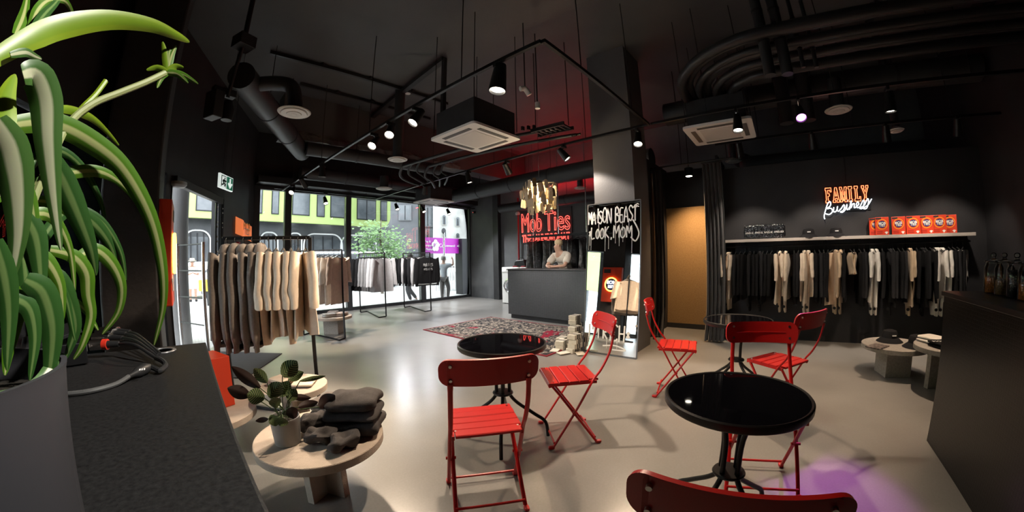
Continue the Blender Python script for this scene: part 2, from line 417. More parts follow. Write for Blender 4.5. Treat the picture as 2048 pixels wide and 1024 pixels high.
for k, s in enumerate((.395, .425, .455)):
    for j in range(9):
        for q in (-.04, .04):
            p = ep(s, -.045 + .05 * (k % 2), .25 + j * .26 + q); rv.lathe([(.013, 0), (.009, .01)], c=p, n=8, M=Matrix.Rotation(PI / 2, 3, 'X'))
rv.build('rivets', RIVET, gr)
# beams with rough concrete edges under the ceiling, and a lowered band along the window
ROUGH = mat('rough_concrete', (.085, .08, .075), .85, var=(7, (.15, .145, .135), .15), bump=(14, .9))
struct(MB().bb(1.5, 8.6, 6.9, 7.35, 3.72, CZ).build('trim_3', CEIL, smooth=0), 'black ceiling beam across the shop')
bm_ = MB(); rnd = random.Random(3)
rows = []
for i in range(41):
    x = 1.5 + i * .11
    rows.append([(x, 6.9 - .01, 3.86 + rnd.uniform(-.02, .02)), (x, 6.86 + rnd.uniform(-.02, .02), 3.79 + rnd.uniform(-.02, .02)), (x, 6.88, 3.70 + rnd.uniform(-.015, .015)), (x, 7.1, 3.69)])
bm_.grid(rows, .02); struct(bm_.build('trim_4', ROUGH, smooth=0), 'rough broken concrete edge of the beam')
struct(MB().bb(1.5, 8.6, WY - .42, WY, 3.27, 3.42).build('trim_5', DKM, smooth=0), 'blind housing along the top of the shop windows')
# ground outside
pm = bpy.data.materials.new('street_paving'); pm.use_nodes = True; nt = pm.node_tree; b = nt.nodes['Principled BSDF']
tc = nt.nodes.new('ShaderNodeTexCoord'); br = nt.nodes.new('ShaderNodeTexBrick'); br.inputs['Scale'].default_value = 4
br.inputs['Color1'].default_value = (.62, .6, .57, 1); br.inputs['Color2'].default_value = (.5, .49, .47, 1); br.inputs['Mortar'].default_value = (.33, .32, .31, 1)
br.inputs['Mortar Size'].default_value = .02; nt.links.new(tc.outputs['Object'], br.inputs['Vector']); nt.links.new(br.outputs[0], b.inputs['Base Color'])
b.inputs['Roughness'].default_value = .8
g = MB().prism([(-40, -10), (60, -10), (60, 70), (-40, 70)], -.2, O=(0, 0, -.13)).build('ground', pm, smooth=0); struct(g, 'pale cobbled street paving outside')
# ---------------------------------------------------------------- the street
GZ = -.13
LIME = mat('lime_render', (.40, .52, .17), .7, var=(.6, (.45, .56, .21)))
DKGL = mat('dark_glazing', (.07, .08, .09), .12, var=(.8, (.16, .17, .18), .2), spec=.8)
GREYF = mat('grey_facade', (.16, .165, .175), .6, var=(.7, (.22, .22, .23)))
WBRK = mat('pale_limestone', (.52, .51, .48), .8, var=(2.2, (.38, .37, .35), .2), bump=(6, .5))
# --- lime building: the overhanging first floor runs through two measured points of its lower edge
LZ = 4.6
A = onZ(400, 437, LZ); B = onZ(775, 456.5, LZ)
LU = Vector((B.x - A.x, B.y - A.y, 0)).normalized(); LN = Vector((LU.y, -LU.x, 0))
def lp(px, py, off=0):
    q = on_line(px, py, (B.x, B.y), (LU.x, LU.y)); return q + LN * off
def lx(px): return (lp(px, 500).xy - B.xy).dot(LU.xy)
lb = thing('office_building', 'lime green office building with big windows across the street', 'building')
M0 = frameM((B.x, B.y, 0), LU, (0, 0, 1))
def lbox(name, x0, x1, z0, z1, y0, y1, m, par=None, bevel=0):
    v = [Vector((B.x, B.y, 0)) + LU * a + LN * c + Vector((0, 0, z)) for z in (z0, z1) for c in (y0, y1) for a in (x0, x1)]
    return MB().add(v, [(0, 2, 3, 1), (4, 5, 7, 6), (0, 1, 5, 4), (2, 6, 7, 3), (0, 4, 6, 2), (1, 3, 7, 5)]).build(name, m, par or lb, 0, bevel)
x_l = -60; x_r = 0.
# green front with a rounded lower right corner
cr = 1.1; pol = [(x_l, LZ), (x_r - cr, LZ)] + [(x_r - cr + cr * math.sin(a * PI / 16), LZ + cr - cr * math.cos(a * PI / 16)) for a in range(1, 9)] + [(x_r, 16), (x_l, 16)]
MB().prism(pol, .5, O=Vector((B.x, B.y, 0)), U=LU, V=(0, 0, 1)).build('green_front', LIME, lb, 30)
lbox('ground_floor_wall', x_l, x_r + 3, GZ, LZ + .3, -2.6, -2.1, mat('dark_shopfront', (.06, .065, .07), .3, var=(.5, (.12, .125, .13), .2)))
lbox('soffit', x_l, x_r - .4, LZ + .3, LZ + .5, -2.6, -.0, DKM)
lbox('rear_block', x_l, x_r + 2.8, LZ + .3, 16, -9, -2.2, GREYF)
lwin = [(538, 553, 376, 430), (579, 614, 385, 432), (628, 644, 390, 435), (655, 690, 391, 437), (708, 746, 397, 441), (755, 768, 401, 443), (388, 424, 383, 424), (345, 372, 370, 422), (440, 470, 372, 426), (490, 520, 374, 428)]
for a, b_, t, q in lwin:
    xa, xb = lx(a), lx(b_); z0 = lp((a + b_) / 2, q).z; z1 = z0 + 4.2
    w = lbox('window_frame', xa, xb, z0, z1, .38, .56, DKM)
    lbox('pane', xa + .08, xb - .08, z0 + .08, z1 - .08, .5, .575, DKGL, w)
    lbox('transom', xa, xb, z0 + 1.9, z0 + 2.0, .5, .6, DKM, w)
    if xb - xa > 2: lbox('transom', (xa + xb) / 2 - .04, (xa + xb) / 2 + .04, z0, z1, .5, .6, DKM, w)
# arched white portal lines and glazing of the ground floor
for a, b_, t in ((540, 566, 447), (598, 616, 449), (629, 700, 450), (705, 770, 455), (380, 424, 452)):
    xa, xb = lx(a) - .2, lx(b_) + .2; zt = 3.9; r = min(1.0, (xb - xa) * .4)
    O = Vector((B.x, B.y, 0)) - LN * 1.9
    pts = [O + LU * xa, O + LU * xa + Vector((0, 0, zt - r))] + [O + LU * (xa + r - r * math.cos(i * PI / 12)) + Vector((0, 0, zt - r + r * math.sin(i * PI / 12))) for i in range(1, 7)]
    pts += [O + LU * (xb - r + r * math.sin(i * PI / 12)) + Vector((0, 0, zt - r + r * math.cos(i * PI / 12))) for i in range(0, 7)] + [O + LU * xb]
    MB().tube(pts, .07, 6).build('portal_arch', WPAINT, lb)
    for k in range(1, 4):
        xx = xa + (xb - xa) * k / 4; lbox('glazing_bar', xx - .04, xx + .04, 0, 3.7, -2.05, -1.98, DKM)
    lbox('shop_pane', xa + .15, xb - .15, 0, 3.4, -2.1, -2.05, DKGL)
for px in (675, 732, 600):
    xx = lx(px); lbox('soffit_lamp', xx - .6, xx + .6, LZ + .22, LZ + .3, -1.6, -1.2, emat('street_lamp_glow', (1, 1, .95), 5))
# --- dark block and pale stone mill behind the sign
P1 = on_line(786, 500, (B.x, B.y), (LU.x, LU.y)); rgt = Vector((SA, -CA, 0)); fwd = Vector((CA * 0 + math.cos(PI / 2 - AL), math.sin(PI / 2 - AL), 0))
def street_block(name, label, cat, px0, px1, rng, top, m, wins, wm, depth=8, arch=False):
    a, b_ = atd(px0, 505, rng), atd(px1, 505, rng); U = Vector((b_.x - a.x, b_.y - a.y, 0)); L = U.length; U.normalize(); N = Vector((-U.y, U.x, 0))
    if N.dot(Vector((a.x, a.y, 0))) < 0: N = -N
    o = thing(name, label, cat); a.z = 0; b_.z = 0
    MB().add([a + Vector((0, 0, GZ)), b_ + Vector((0, 0, GZ)), b_ + N * depth + Vector((0, 0, GZ)), a + N * depth + Vector((0, 0, GZ))] + [p + Vector((0, 0, top)) for p in (a, b_, b_ + N * depth, a + N * depth)],
             [(0, 1, 2, 3), (4, 5, 6, 7), (0, 1, 5, 4), (1, 2, 6, 5), (2, 3, 7, 6), (3, 0, 4, 7)]).build('wall', m, o, 0)
    for (x0, x1, y0, y1) in wins:
        c0 = on_line(x0, y1, (a.x, a.y), (U.x, U.y)); c1 = on_line(x1, y0, (a.x, a.y), (U.x, U.y)); w = (c1 - c0).xy.length; h = c1.z - c0.z
        pol = [(0, 0), (w, 0), (w, h)] + ([(w / 2 + w / 2 * math.cos(i * PI / 8), h + w / 2 * math.sin(i * PI / 8)) for i in range(1, 8)] if arch else []) + [(0, h)]
        f = MB().prism([((x - w / 2) * 1.25 + w / 2, (z - h / 2) * 1.1 + h / 2) for x, z in pol], .12, O=c0 - N * .02, U=U, V=(0, 0, 1)).build('window', wm if not arch else mat('stone_reveal', (.5, .48, .44), .8), o, 0)
        MB().prism(pol, .06, O=c0 - N * .1, U=U, V=(0, 0, 1)).build('pane', DKGL, f, 0)
        MB().bar(c0 + U * w / 2 - N * .17, c0 + U * w / 2 - N * .17 + Vector((0, 0, h)), .06, .03).build('glazing_bar', DKM, f, 0)
    return o
street_block('dark_building', 'dark grey building with bands of glazing behind the sign', 'building', 784, 867, 27, 15, mat('dark_clad', (.1, .1, .108), .6, var=(1, (.14, .14, .15))),
             [(846, 864, 416, 452), (846, 864, 460, 480), (800, 820, 412, 440)], GREYF)
o = street_block('limestone_building', 'pale limestone building with small arched windows', 'building', 868, 960, 25, 15, WBRK,
                 [(885, 892, 434, 449), (912, 919, 438, 452), (885, 892, 466, 474), (912, 919, 470, 476), (914, 920, 518, 536)], GREYF, arch=True)
# --- magenta museum sign on posts
sg = thing('museum_sign', 'magenta street sign with white museum lettering', 'sign')
a, b_ = atd(842, 507, 13.6), atd(921, 504, 15.2); zt, zb = atd(842, 474, 13.6).z, a.z
a.z = b_.z = 0; U = (b_ - a); L = U.length; U.normalize(); N = U.cross(Vector((0, 0, 1)))
MAG = mat('magenta_vinyl', (.42, .015, .40), .45)
MB().prism([(0, zb), (L, zb), (L, zt), (0, zt)], -.08, O=a, U=U, V=(0, 0, 1)).build('panel', MAG, sg, 0)
hh = zt - zb; WE = mat('sign_white', (.9, .9, .9), .5)
def sx(t, v): return frameM(a + U * L * t + N * .012 + Vector((0, 0, zb + hh * v)), U, (0, 0, 1))
for i, t in enumerate(('Pop &', 'Contemporary', 'Art Museum')): text(t, hh * .2, WE, sg, sx(.15, .74 - .24 * i), extrude=.004)
fl = MB()
for k in range(5):
    p = a + U * (L * .335 + .17 * hh * math.cos(k * 1.2566 + .3)) + N * .014 + Vector((0, 0, zb + hh * .5 + .22 * hh * math.sin(k * 1.2566 + .3)))
    fl.lathe([(hh * .17, 0), (hh * .17, .01)], c=p, n=16, M=frameM((0, 0, 0), U, (0, 0, 1)).to_3x3())
fl.build('flower_emblem', WE, sg)
text('P', hh * .34, MAG, sg, sx(.31, .5) @ Matrix.Translation((0, 0, .02)), extrude=.004)
text('oCo', hh * .34, WE, sg, sx(.46, .5), extrude=.004)
text('Rotermanni', hh * .2, WE, sg, sx(.685, .5), extrude=.004); text('2', hh * .2, WE, sg, sx(.83, .5), extrude=.004)
ar = MB(); am = sx(.90, .5); ar.prism([(0, .02), (.13, .02), (.10, .07), (.14, .07), (.20, 0), (.14, -.07), (.10, -.07), (.13, -.02), (0, -.02)], .008, O=am.translation, U=U, V=(0, 0, 1)); ar.build('arrow', WE, sg, 0)
MB().bar(b_ + U * .05 + Vector((0, 0, GZ)), b_ + U * .05 + Vector((0, 0, zt)), .45, .3).build('post', DKM, sg, 0, .01)
pp = thing('traffic_sign_pole', 'thin grey traffic sign pole in front of the magenta sign', 'pole'); q = atd(890, 597, 13.2)
MB().cyl((q.x, q.y, GZ), (q.x, q.y, atd(890, 465, 13.2).z), .035, n=10).build('pole', CHROME, pp)
MB().lathe([(.11, -.01), (.11, .01)], c=(q.x, q.y, atd(890, 462, 13.2).z), n=20, M=frameM((0, 0, 0), U, (0, 0, 1)).to_3x3()).build('plate', GREYF, pp)
# concrete planter block and fence boards
bl = thing('concrete_block', 'grey concrete block with a young green shrub on the pavement', 'planter'); q = atd(937, 585, 17.5)
MB().box((q.x, q.y, GZ + .45), (1.6, .9, .9), .6).build('block', mat('street_concrete', (.45, .44, .42), .8), bl, 0, .02)
rnd = random.Random(5); lf = MB()
for k in range(60):
    p = Vector((q.x + .3 + rnd.uniform(-.2, .2), q.y + .1 + rnd.uniform(-.2, .2), .9 + rnd.uniform(0, 1.3))); d = Vector((rnd.uniform(-1, 1), rnd.uniform(-1, 1), rnd.uniform(-.3, 1))).normalized() * .16; e = d.orthogonal().normalized() * .06
    lf.add([p, p + d * .5 + e, p + d, p + d * .5 - e], [(0, 1, 2, 3)])
lf.build('foliage', mat('fresh_green_leaf', (.14, .5, .1), .6), bl, 0)['kind'] = 'stuff'
fe = thing('street_fence', 'low pale metal fence beyond the woman outside', 'fence')
for k in range(9):
    p = atd(872 + k * 5.5, 575, 17); MB().cyl((p.x, p.y, GZ), (p.x, p.y, 1.05), .03, n=8).build('post', CHROME, fe)
p, q = atd(872, 575, 17), atd(916, 575, 17); MB().bar((p.x, p.y, 1.0), (q.x, q.y, 1.0), .04).build('rail', CHROME, fe, 0)
# --- street tree
tr = thing('street_tree', 'young street tree with airy green crown outside the window', 'tree'); q = atd(765, 600, 16.5)
MB().tube([(q.x, q.y, GZ), (q.x + .05, q.y, 1.2), (q.x - .05, q.y, 2.4), (q.x, q.y, 3.2)], [.07, .06, .05, .02], 8).build('trunk', mat('bark', (.16, .13, .1), .9), tr)
lf = MB(); rnd = random.Random(11)
cen = [atd(745, 465, 16.5), atd(775, 478, 16.5), atd(735, 490, 16.6), atd(790, 500, 16.4), atd(768, 515, 16.6), atd(790, 530, 16.4)]
for k in range(1500):
    c = rnd.choice(cen); p = c + Vector((rnd.gauss(0, .33), rnd.gauss(0, .33), rnd.gauss(0, .24)))
    d = Vector((rnd.uniform(-1, 1), rnd.uniform(-1, 1), rnd.uniform(-.6, .6))).normalized() * rnd.uniform(.12, .22); e = d.orthogonal().normalized() * .05
    lf.add([p, p + d * .5 + e, p + d, p + d * .5 - e], [(0, 1, 2, 3)])
f = lf.build('foliage', mat('tree_leaf', (.13, .24, .08), .6, var=(3, (.22, .34, .14))), tr, 0); f['kind'] = 'stuff'
# --- parked van with a white roof line
vn = thing('parked_van', 'long dark van with white roof parked across the street', 'van'); a, b_ = atd(592, 560, 18), atd(800, 560, 20.5); a.z = b_.z = 0
U = (b_ - a); L = U.length; U.normalize(); N = U.cross(Vector((0, 0, 1))); zr = atd(690, 503, 19).z
VB = mat('van_paint', (.05, .052, .056), .25, spec=.7)
pol = [(0, .35), (L, .35), (L, zr * .62), (L - .5, zr - .12), (.7, zr - .12), (0, zr * .6)]
MB().prism(pol, -2, O=a, U=U, V=(0, 0, 1)).build('body', VB, vn, 0, .05)
MB().prism([(.6, zr - .12), (L - .45, zr - .12), (L - .6, zr), (.8, zr)], -1.9, O=a - N * .05, U=U, V=(0, 0, 1)).build('roof', WPAINT, vn, 0, .02)
for t in (.12, .4, .68, .9):
    c = a + U * L * t; MB().lathe([(.34, -.1), (.36, -.05), (.36, .1), (.2, .14)], c=c + Vector((0, 0, .23)), n=20, M=frameM((0, 0, 0), U, (0, 0, 1)).to_3x3()).build('wheel', BLKM, vn)
for t in (.1, .32, .54, .76):
    MB().prism([(L * t, zr * .55), (L * (t + .17), zr * .55), (L * (t + .17), zr * .86), (L * t, zr * .86)], .02, O=a, U=U, V=(0, 0, 1)).build('side_window', DKGL, vn, 0)
# --- grey concrete pillar of the arcade seen through the door, red lit
pc = thing('arcade_column', 'round grey concrete column just outside the open door', 'column'); q = atd(346, 680, 8.2)
MB().cyl((q.x, q.y, GZ), (q.x, q.y, 3.4), .36, n=32).build('shaft', mat('arcade_concrete', (.42, .42, .43), .7, var=(2, (.5, .5, .5)), bump=(20, .2)), pc)
# --- white parked car with a yellow crate seen through the door
cr_ = thing('white_car', 'white parked car behind the man with the hat', 'car'); q0, q1 = atd(384, 580, 17.5), atd(470, 580, 19); q0.z = q1.z = 0
U = (q1 - q0).normalized(); N = U.cross(Vector((0, 0, 1)))
MB().prism([(0, .3), (4.2, .3), (4.2, .8), (3.4, .95), (2.7, 1.45), (1.1, 1.45), (.4, 1.0), (0, .85)], -1.7, O=q0, U=U, V=(0, 0, 1)).build('body', mat('car_white', (.85, .85, .85), .25), cr_, 0, .06)
MB().prism([(.6, 1.0), (3.2, 1.0), (2.6, 1.38), (1.2, 1.38)], .02, O=q0, U=U, V=(0, 0, 1)).build('side_window', DKGL, cr_, 0)
for t in (.8, 3.3): MB().lathe([(.3, -.05), (.3, .06), (.18, .08)], c=q0 + U * t + Vector((0, 0, .2)), n=18, M=frameM((0, 0, 0), U, (0, 0, 1)).to_3x3()).build('wheel', BLKM, cr_)
yb = atd(417, 566, 15); tag(MB().box((yb.x, yb.y, .6), (.5, .5, .4), .8).build('warning_box', mat('warning_yellow', (.75, .5, .04), .5), None, 0, .02), 'yellow warning box by the white car', 'box')
tag(MB().box((yb.x, yb.y, .135), (.12, .12, .53), .8).build('bollard', DKM, None, 0, .01), 'dark bollard carrying the yellow warning box', 'bollard')
# ---------------------------------------------------------------- ceiling services
PIPE = mat('black_pipe', (.022, .022, .024), .4, metal=.2, bump=(30, .1))
DUCT = mat('black_duct', (.04, .041, .044), .45, metal=.25, bump=(8, .12))
TRK = mat('track_black', (.015, .015, .016), .35, metal=.4)
TZ = 3.1
def hang_rods(o, pts, z, top=CZ):
    for x, y in pts: MB().cyl((x, y, z), (x, y, top), .006, n=6).build('hanger_rod', DKM, o)
def track(label, p, q, rods=3, z=TZ):
    o = thing('lighting_track', label, 'lighting track', group='black lighting tracks')
    MB().bar((*p, z), (*q, z), .036, .034).build('rail', TRK, o, 0, .003)
    hang_rods(o, [(p[0] + (q[0] - p[0]) * (i + .5) / rods, p[1] + (q[1] - p[1]) * (i + .5) / rods) for i in range(rods)], z + .017)
track('long black lighting track running from window towards the tables', (2.08, 9.05), (2.08, 1.47), 4)
track('short black lighting track crossing above the front tables', (2.08, 1.45), (4.42, 1.45), 2)
track('black lighting track running above the rug towards the window', (4.42, 1.47), (4.62, 9.05), 4)
track('black lighting track along the shop windows', (1.9, 9.15), (8.5, 9.15), 4, 3.16)
track('black lighting track in front of the long garment rail', (5.55, .8), (5.55, -3.0), 3, 3.02)
track('black lighting track over the bar corner', (4.42, 1.42), (4.42, -2.9), 3)
LENS = emat('lamp_lens', (1, .9, .74), 14)
LENSC = emat('lamp_lens_cool', (1, .96, .9), 10)
LENSP = emat('lamp_lens_violet', (.75, .2, 1), 8)
DULL = mat('unlit_lens', (.6, .58, .55), .2)
def spot(label, pos, target, power=250, col=(1, .84, .66), cone=58, blend=.5, sc=1.0, lit=True, lens=None, size=.05, rail=None):
    """a track spotlight: adapter, stem, tapered can, lens, and its own light"""
    pos = Vector(pos); d = (Vector(target) - pos).normalized(); zt = rail if rail else TZ
    o = thing('track_spotlight', label, 'spotlight', group='track spotlights')
    MB().box((pos.x, pos.y, zt - .035), (.11, .034, .04)).build('adapter', BLKM, o, 0, .004)
    MB().cyl((pos.x, pos.y, zt - .05), pos - d * .09 * sc, .009, n=8).build('stem', CHROME if lit else BLKM, o)
    M = d.to_track_quat('Z', 'Y').to_matrix()
    MB().lathe([(.03, -.13), (.042, -.125), (.05, -.05), (.062, .07), (.064, .085), (.056, .085), (.05, .06)] if sc == 1 else [(a * sc, b * sc) for a, b in [(.03, -.13), (.042, -.125), (.05, -.05), (.062, .07), (.064, .085), (.056, .085), (.05, .06)]], c=pos, n=20, M=M).build('lamp_can', BLKM, o)
    MB().lathe([(.052 * sc, .066 * sc), (.045 * sc, .071 * sc), (0, .075 * sc)], c=pos, n=20, M=M).build('lens', (lens or LENS) if lit else DULL, o)
    if lit and power:
        l = bpy.data.lights.new('spot', 'SPOT'); l.energy = power; l.color = col; l.spot_size = R(cone); l.spot_blend = blend; l.shadow_soft_size = size
        lo = bpy.data.objects.new('spot_light', l); C.objects.link(lo); lo.parent = o
        lo.location = pos + d * .1 * sc; lo.rotation_euler = d.to_track_quat('-Z', 'Y').to_euler()
    return o
WARM = (1, .79, .58); WARM2 = (1, .73, .50)
spot('unseen spotlight added above the cabinet to light the spider plant', (1.2, -.5, 2.95), (-.12, .25, 1.35), 250, (1, .95, .86), 40, rail=3.1)  # out-of-view lamp added to brighten the plant
track('short black lighting track added over the cabinet for the plant spotlight', (1.2, -1.6), (1.2, .4), 2)  # unseen track, added to carry the plant lamp
spot('black spotlight on the rug track aimed at the varsity jackets', (4.6, 6.6, 2.95), (5.4, 8.1, 1), 330, (1, .94, .88), 60)
spot('large lit spotlight hanging from the long track above the black table', (2.1, 1.95, 2.93), (1.75, 2.1, 0), 300, WARM, 132, .5, 1.25)
spot('bright spotlight on the long track aimed at the camera side', (2.1, 3.77, 2.97), (.75, 2.45, .4), 230, WARM, 62)
spot('glowing spotlight on the long track aimed at the hoodie rack', (2.12, 4.24, 2.95), (.65, 3.3, 1.0), 260, WARM, 62)
spot('spotlight on the long track tipped towards the cream tees', (2.1, 3.2, 2.96), (.8, 3.25, 1.0), 330, WARM, 60)
spot('glowing spotlight on the long track near the concrete beam', (2.1, 6.2, 2.95), (2.25, 6.4, .9), 420, WARM, 60)
spot('black spotlight on the long track close to the window', (2.1, 7.3, 2.95), (4.1, 8.3, 1), 480, (1, .94, .88), 60)
spot('black spotlight at the window end of the long track', (2.1, 8.2, 2.95), (.6, 6.2, .6), 200, WARM, 60)
spot('lit spotlight over the rug in front of the till', (4.5, 5.0, 2.93), (5.0, 4.5, 0), 340, (1, .93, .86), 84)
spot('dark downward spotlight above the paper tag chandelier', (4.5, 4.0, 2.93), (6.35, 4.35, 1.25), 170, (1, .9, .8), 40)
spot('spotlight beside the pillar shining on the mirror top', (4.45, 2.8, 2.93), (4.8, 2.1, 1.9), 110, (1, .88, .76), 60)
spot('spotlight on the track corner in front of the pillar', (4.44, 1.62, 2.93), (3.1, 1.35, 0), 230, WARM2, 74)
for k, (x, t, lab) in enumerate(((3.2, 1, 'left'), (5.35, 1, 'middle'), (6.3, 1, 'third'), (7.3, 0, 'right'))):
    spot('small black spotlight hanging in the shop window, %s one' % ['leftmost', 'second', 'third', 'rightmost'][k], (x, 9.12, 2.93), (x + .1, 7.3, 0), 330, (.97, .98, 1), 104, .7, rail=3.16)
gy = [.45, -.55, -1.5, -2.4]
for k, y in enumerate(gy):
    spot('spotlight lighting the long garment rail, %s from the curtain' % ORD[k], (5.5, y, 2.85), (6.3, y - .1, .9), 85, (1, .84, .68), 74, rail=3.02)
spot('spotlight over the two round plinths by the bar', (4.45, -1.3, 2.9), (4.7, -1.25, 0), 230, WARM2, 76)
spot('spotlight over the rearmost bistro table', (4.44, .35, 2.9), (3.9, .45, 0), 230, WARM2, 76)
spot('violet spotlight above the bar corner', (4.4, -.35, 2.9), (2.25, -.47, 0), 520, (.80, .18, .95), 17, .9, lens=LENSP)
# fitting room lamp
fr_ = thing('ceiling_downlight', 'small warm downlight inside the fitting room', 'lamp')
MB().lathe([(.07, 0), (.075, .02), (.075, .14), (.03, .16)], c=(6.3, 1.4, 2.75), n=20).build('housing', BLKM, fr_)
MB().lathe([(.055, -.004), (0, -.006)], c=(6.3, 1.4, 2.75), n=18).build('lens', LENS, fr_)
MB().cyl((6.3, 1.4, 2.9), (6.3, 1.4, CZ), .008, n=6).build('stem', DKM, fr_)
l = bpy.data.lights.new('fitting', 'SPOT'); l.energy = 260; l.color = (1, .66, .36); l.spot_size = R(110); l.spot_blend = .8; l.shadow_soft_size = .06
lo = bpy.data.objects.new('spot_light', l); C.objects.link(lo); lo.parent = fr_; lo.location = (6.3, 1.4, 2.73)
# --- cassette air conditioners
GRL = mat('grille_white', (.62, .6, .56), .5)
def perf():
    m = bpy.data.materials.new('perforated_white'); m.use_nodes = True; nt = m.node_tree; b = nt.nodes['Principled BSDF']
    tc = nt.nodes.new('ShaderNodeTexCoord'); v = nt.nodes.new('ShaderNodeTexVoronoi'); v.inputs['Scale'].default_value = 46; v.inputs['Randomness'].default_value = 0
    r = nt.nodes.new('ShaderNodeValToRGB'); r.color_ramp.elements[0].position = .3; r.color_ramp.elements[0].color = (.12, .115, .11, 1); r.color_ramp.elements[1].position = .42; r.color_ramp.elements[1].color = (.66, .63, .6, 1)
    nt.links.new(tc.outputs['Object'], v.inputs['Vector']); nt.links.new(v.outputs['Distance'], r.inputs[0]); nt.links.new(r.outputs[0], b.inputs['Base Color'])
    return m
PERF = perf()
def cassette(label, cx, cy, w, z=3.0):
    o = thing('cassette_air_conditioner', label, 'air conditioner', (cx, cy, z), group='ceiling cassette air conditioners')
    MB().box((0, 0, .2), (w * .86, w * .86, .36)).build('housing', BLK, o, 0, .008)
    MB().prism(rrect(w, w, .05), .03, O=(0, 0, -.005)).build('panel', WHITE, o, 30)
    MB().box((0, 0, -.006), (w * .56, w * .56, .006)).build('intake_grille', PERF, o, 0)
    for k in range(4):
        a = k * PI / 2; MB().box((math.cos(a) * w * .38, math.sin(a) * w * .38, -.007), (.06, w * .6, .006), a).build('air_slot', mat('slot_dark', (.1, .095, .09), .5), o, 0)
    for sx_ in (-1, 1):
        for sy in (-1, 1): MB().cyl((sx_ * w * .45, sy * w * .45, .1), (sx_ * w * .45, sy * w * .45, CZ - z), .006, n=6).build('hanger_rod', DKM, o)
    return o
cassette('white ceiling cassette air conditioner near the long lighting track', 3.17, 3.38, .88)
cassette('white ceiling cassette air conditioner in front of the fitting room', 4.98, .62, .86)
cassette('ceiling cassette air conditioner close to the shop window', 5.95, 8.1, .86)
# --- ducts with diffusers
def duct(label, pts, r, rods=()):
    o = thing('ventilation_duct', label, 'duct', group='black ventilation ducts')
    MB().tube(smooth_path(pts, 8) if len(pts) > 2 else pts, r, 24).build('shell', DUCT, o)
    p, q = Vector(pts[0]), Vector(pts[-1]); t = (q - p).normalized(); n = max(1, int((q - p).length / 1.3))
    if len(pts) == 2:
        for i in range(1, n + 1):
            c = p + (q - p) * i / (n + 1); MB().cyl(c - t * .02, c + t * .02, r + .008, n=24).build('joint_ring', DKM, o)
            MB().cyl(c, (c.x, c.y, CZ), .006, n=6).build('hanger_rod', DKM, o)
    return o
duct('long thick black duct running along the entrance side', [(.42, 4.45, 3.55), (2.0, 7.2, 3.55)], .17)
duct('black duct with elbow carrying the round diffuser by the entrance', [(.55, 4.7, 3.55), (.8, 4.5, 3.56), (1.0, 4.35, 3.5), (1.06, 4.3, 3.3), (1.06, 4.3, 3.18)], .09)
duct('black duct branching across under the beam', [(1.95, 6.75, 3.5), (5.0, 6.6, 3.5)], .13)
duct('fat black duct crossing above the till', [(6.9, 8.4, 3.3), (6.75, 2.2, 3.3)], .2)
duct('black duct running beneath the red glow behind the chandelier', [(8.2, 7.6, 2.95), (8.1, 2.6, 2.95)], .14)
duct('black duct above the curved pipes by the bar', [(5.85, 1.6, 3.75), (5.85, -3.0, 3.75)], .19)
duct('black duct parallel to the windows', [(2.4, 8.7, 3.5), (8.2, 8.7, 3.5)], .16)
duct('black elbow duct behind the garment wall', [(7.6, .7, CZ), (7.6, .7, 3.45), (7.6, .55, 3.2), (7.5, .1, 3.1), (7.5, -2.8, 3.1)], .15)
for k, (x, y) in enumerate(((5.62, -.25), (5.62, -.55))): duct('silvery vertical duct stub over the garment wall, %s one' % ['left', 'right'][k], [(x, y, 3.2), (x, y, CZ)], .1)
DIFM = mat('diffuser_cream', (.55, .53, .49), .5)
def diffuser(label, x, y, z, r=.17, stem=.25):
    o = thing('round_diffuser', label, 'air vent', (x, y, z), group='round ceiling diffusers')
    MB().lathe([(r * .82, .004), (r, 0), (r + .01, .012), (r * .75, .03), (r * .55, .05)], n=32, cap=False).build('rim', DIFM, o)
    MB().lathe([(r * .8, -.012), (r * .84, -.004), (r * .7, .02)], n=32).build('cone', GRL, o)
    MB().lathe([(r * .45, -.02), (r * .5, -.008), (r * .4, .01)], n=28).build('cone', DIFM, o)
    MB().lathe([(0, -.026), (r * .18, -.022), (r * .2, 0)], n=20).build('hub', GRL, o)
    MB().cyl((0, 0, .03), (0, 0, .03 + stem), r * .55, n=20).build('neck', BLK, o)
diffuser('round cream diffuser on the elbow duct near the entrance', 1.06, 4.3, 3.15, .19, .05)
diffuser('round diffuser hanging below the beam', 3.26, 5.55, 3.2, .17, 1.36)
diffuser('round diffuser in front of the window duct', 4.37, 8.1, 3.2, .2, .3)
diffuser('round diffuser behind the paper tag chandelier', 7.7, 4.4, 3.1, .15, .3)
diffuser('round cream diffuser over the two round plinths', 5.36, -.92, 3.2, .17, .4)
diffuser('round diffuser above the fitting room curtain', 7.2, .72, 3.12, .15, .3)
diffuser('small round diffuser above the orange boxes', 5.9, -1.75, 3.0, .1, 1.56)
# --- smoke detector, conduits, pipes
q = onZ(816, 181, CZ); sd = thing('smoke_detector', 'small white smoke detector on the ceiling', 'smoke detector', (q.x, q.y, CZ))
MB().lathe([(0, -.075), (.05, -.07), (.065, -.04), (.06, -.02), (.09, -.02), (.09, 0)], n=24).build('body', WHITE, sd)
for k, (p, q, lab) in enumerate((((540, 105), (895, 208), 'nearest the cassette unit'), ((600, 168), (860, 238), 'middle one of three'), ((560, 230), (720, 262), 'the one nearest the beam'))):
    a, b_ = onZ(*p, CZ - .04), onZ(*q, CZ - .04); o = thing('ceiling_conduit', 'thin black conduit across the ceiling, %s' % lab, 'conduit', group='thin ceiling conduits')
    MB().bar(a, b_, .05, .05).build('channel', PIPE, o, 0)
    for t in (.25, .5, .75):
        c = a.lerp(b_, t); MB().box((c.x, c.y, CZ - .02), (.1, .1, .04), .5).build('clip', DKM, o, 0)
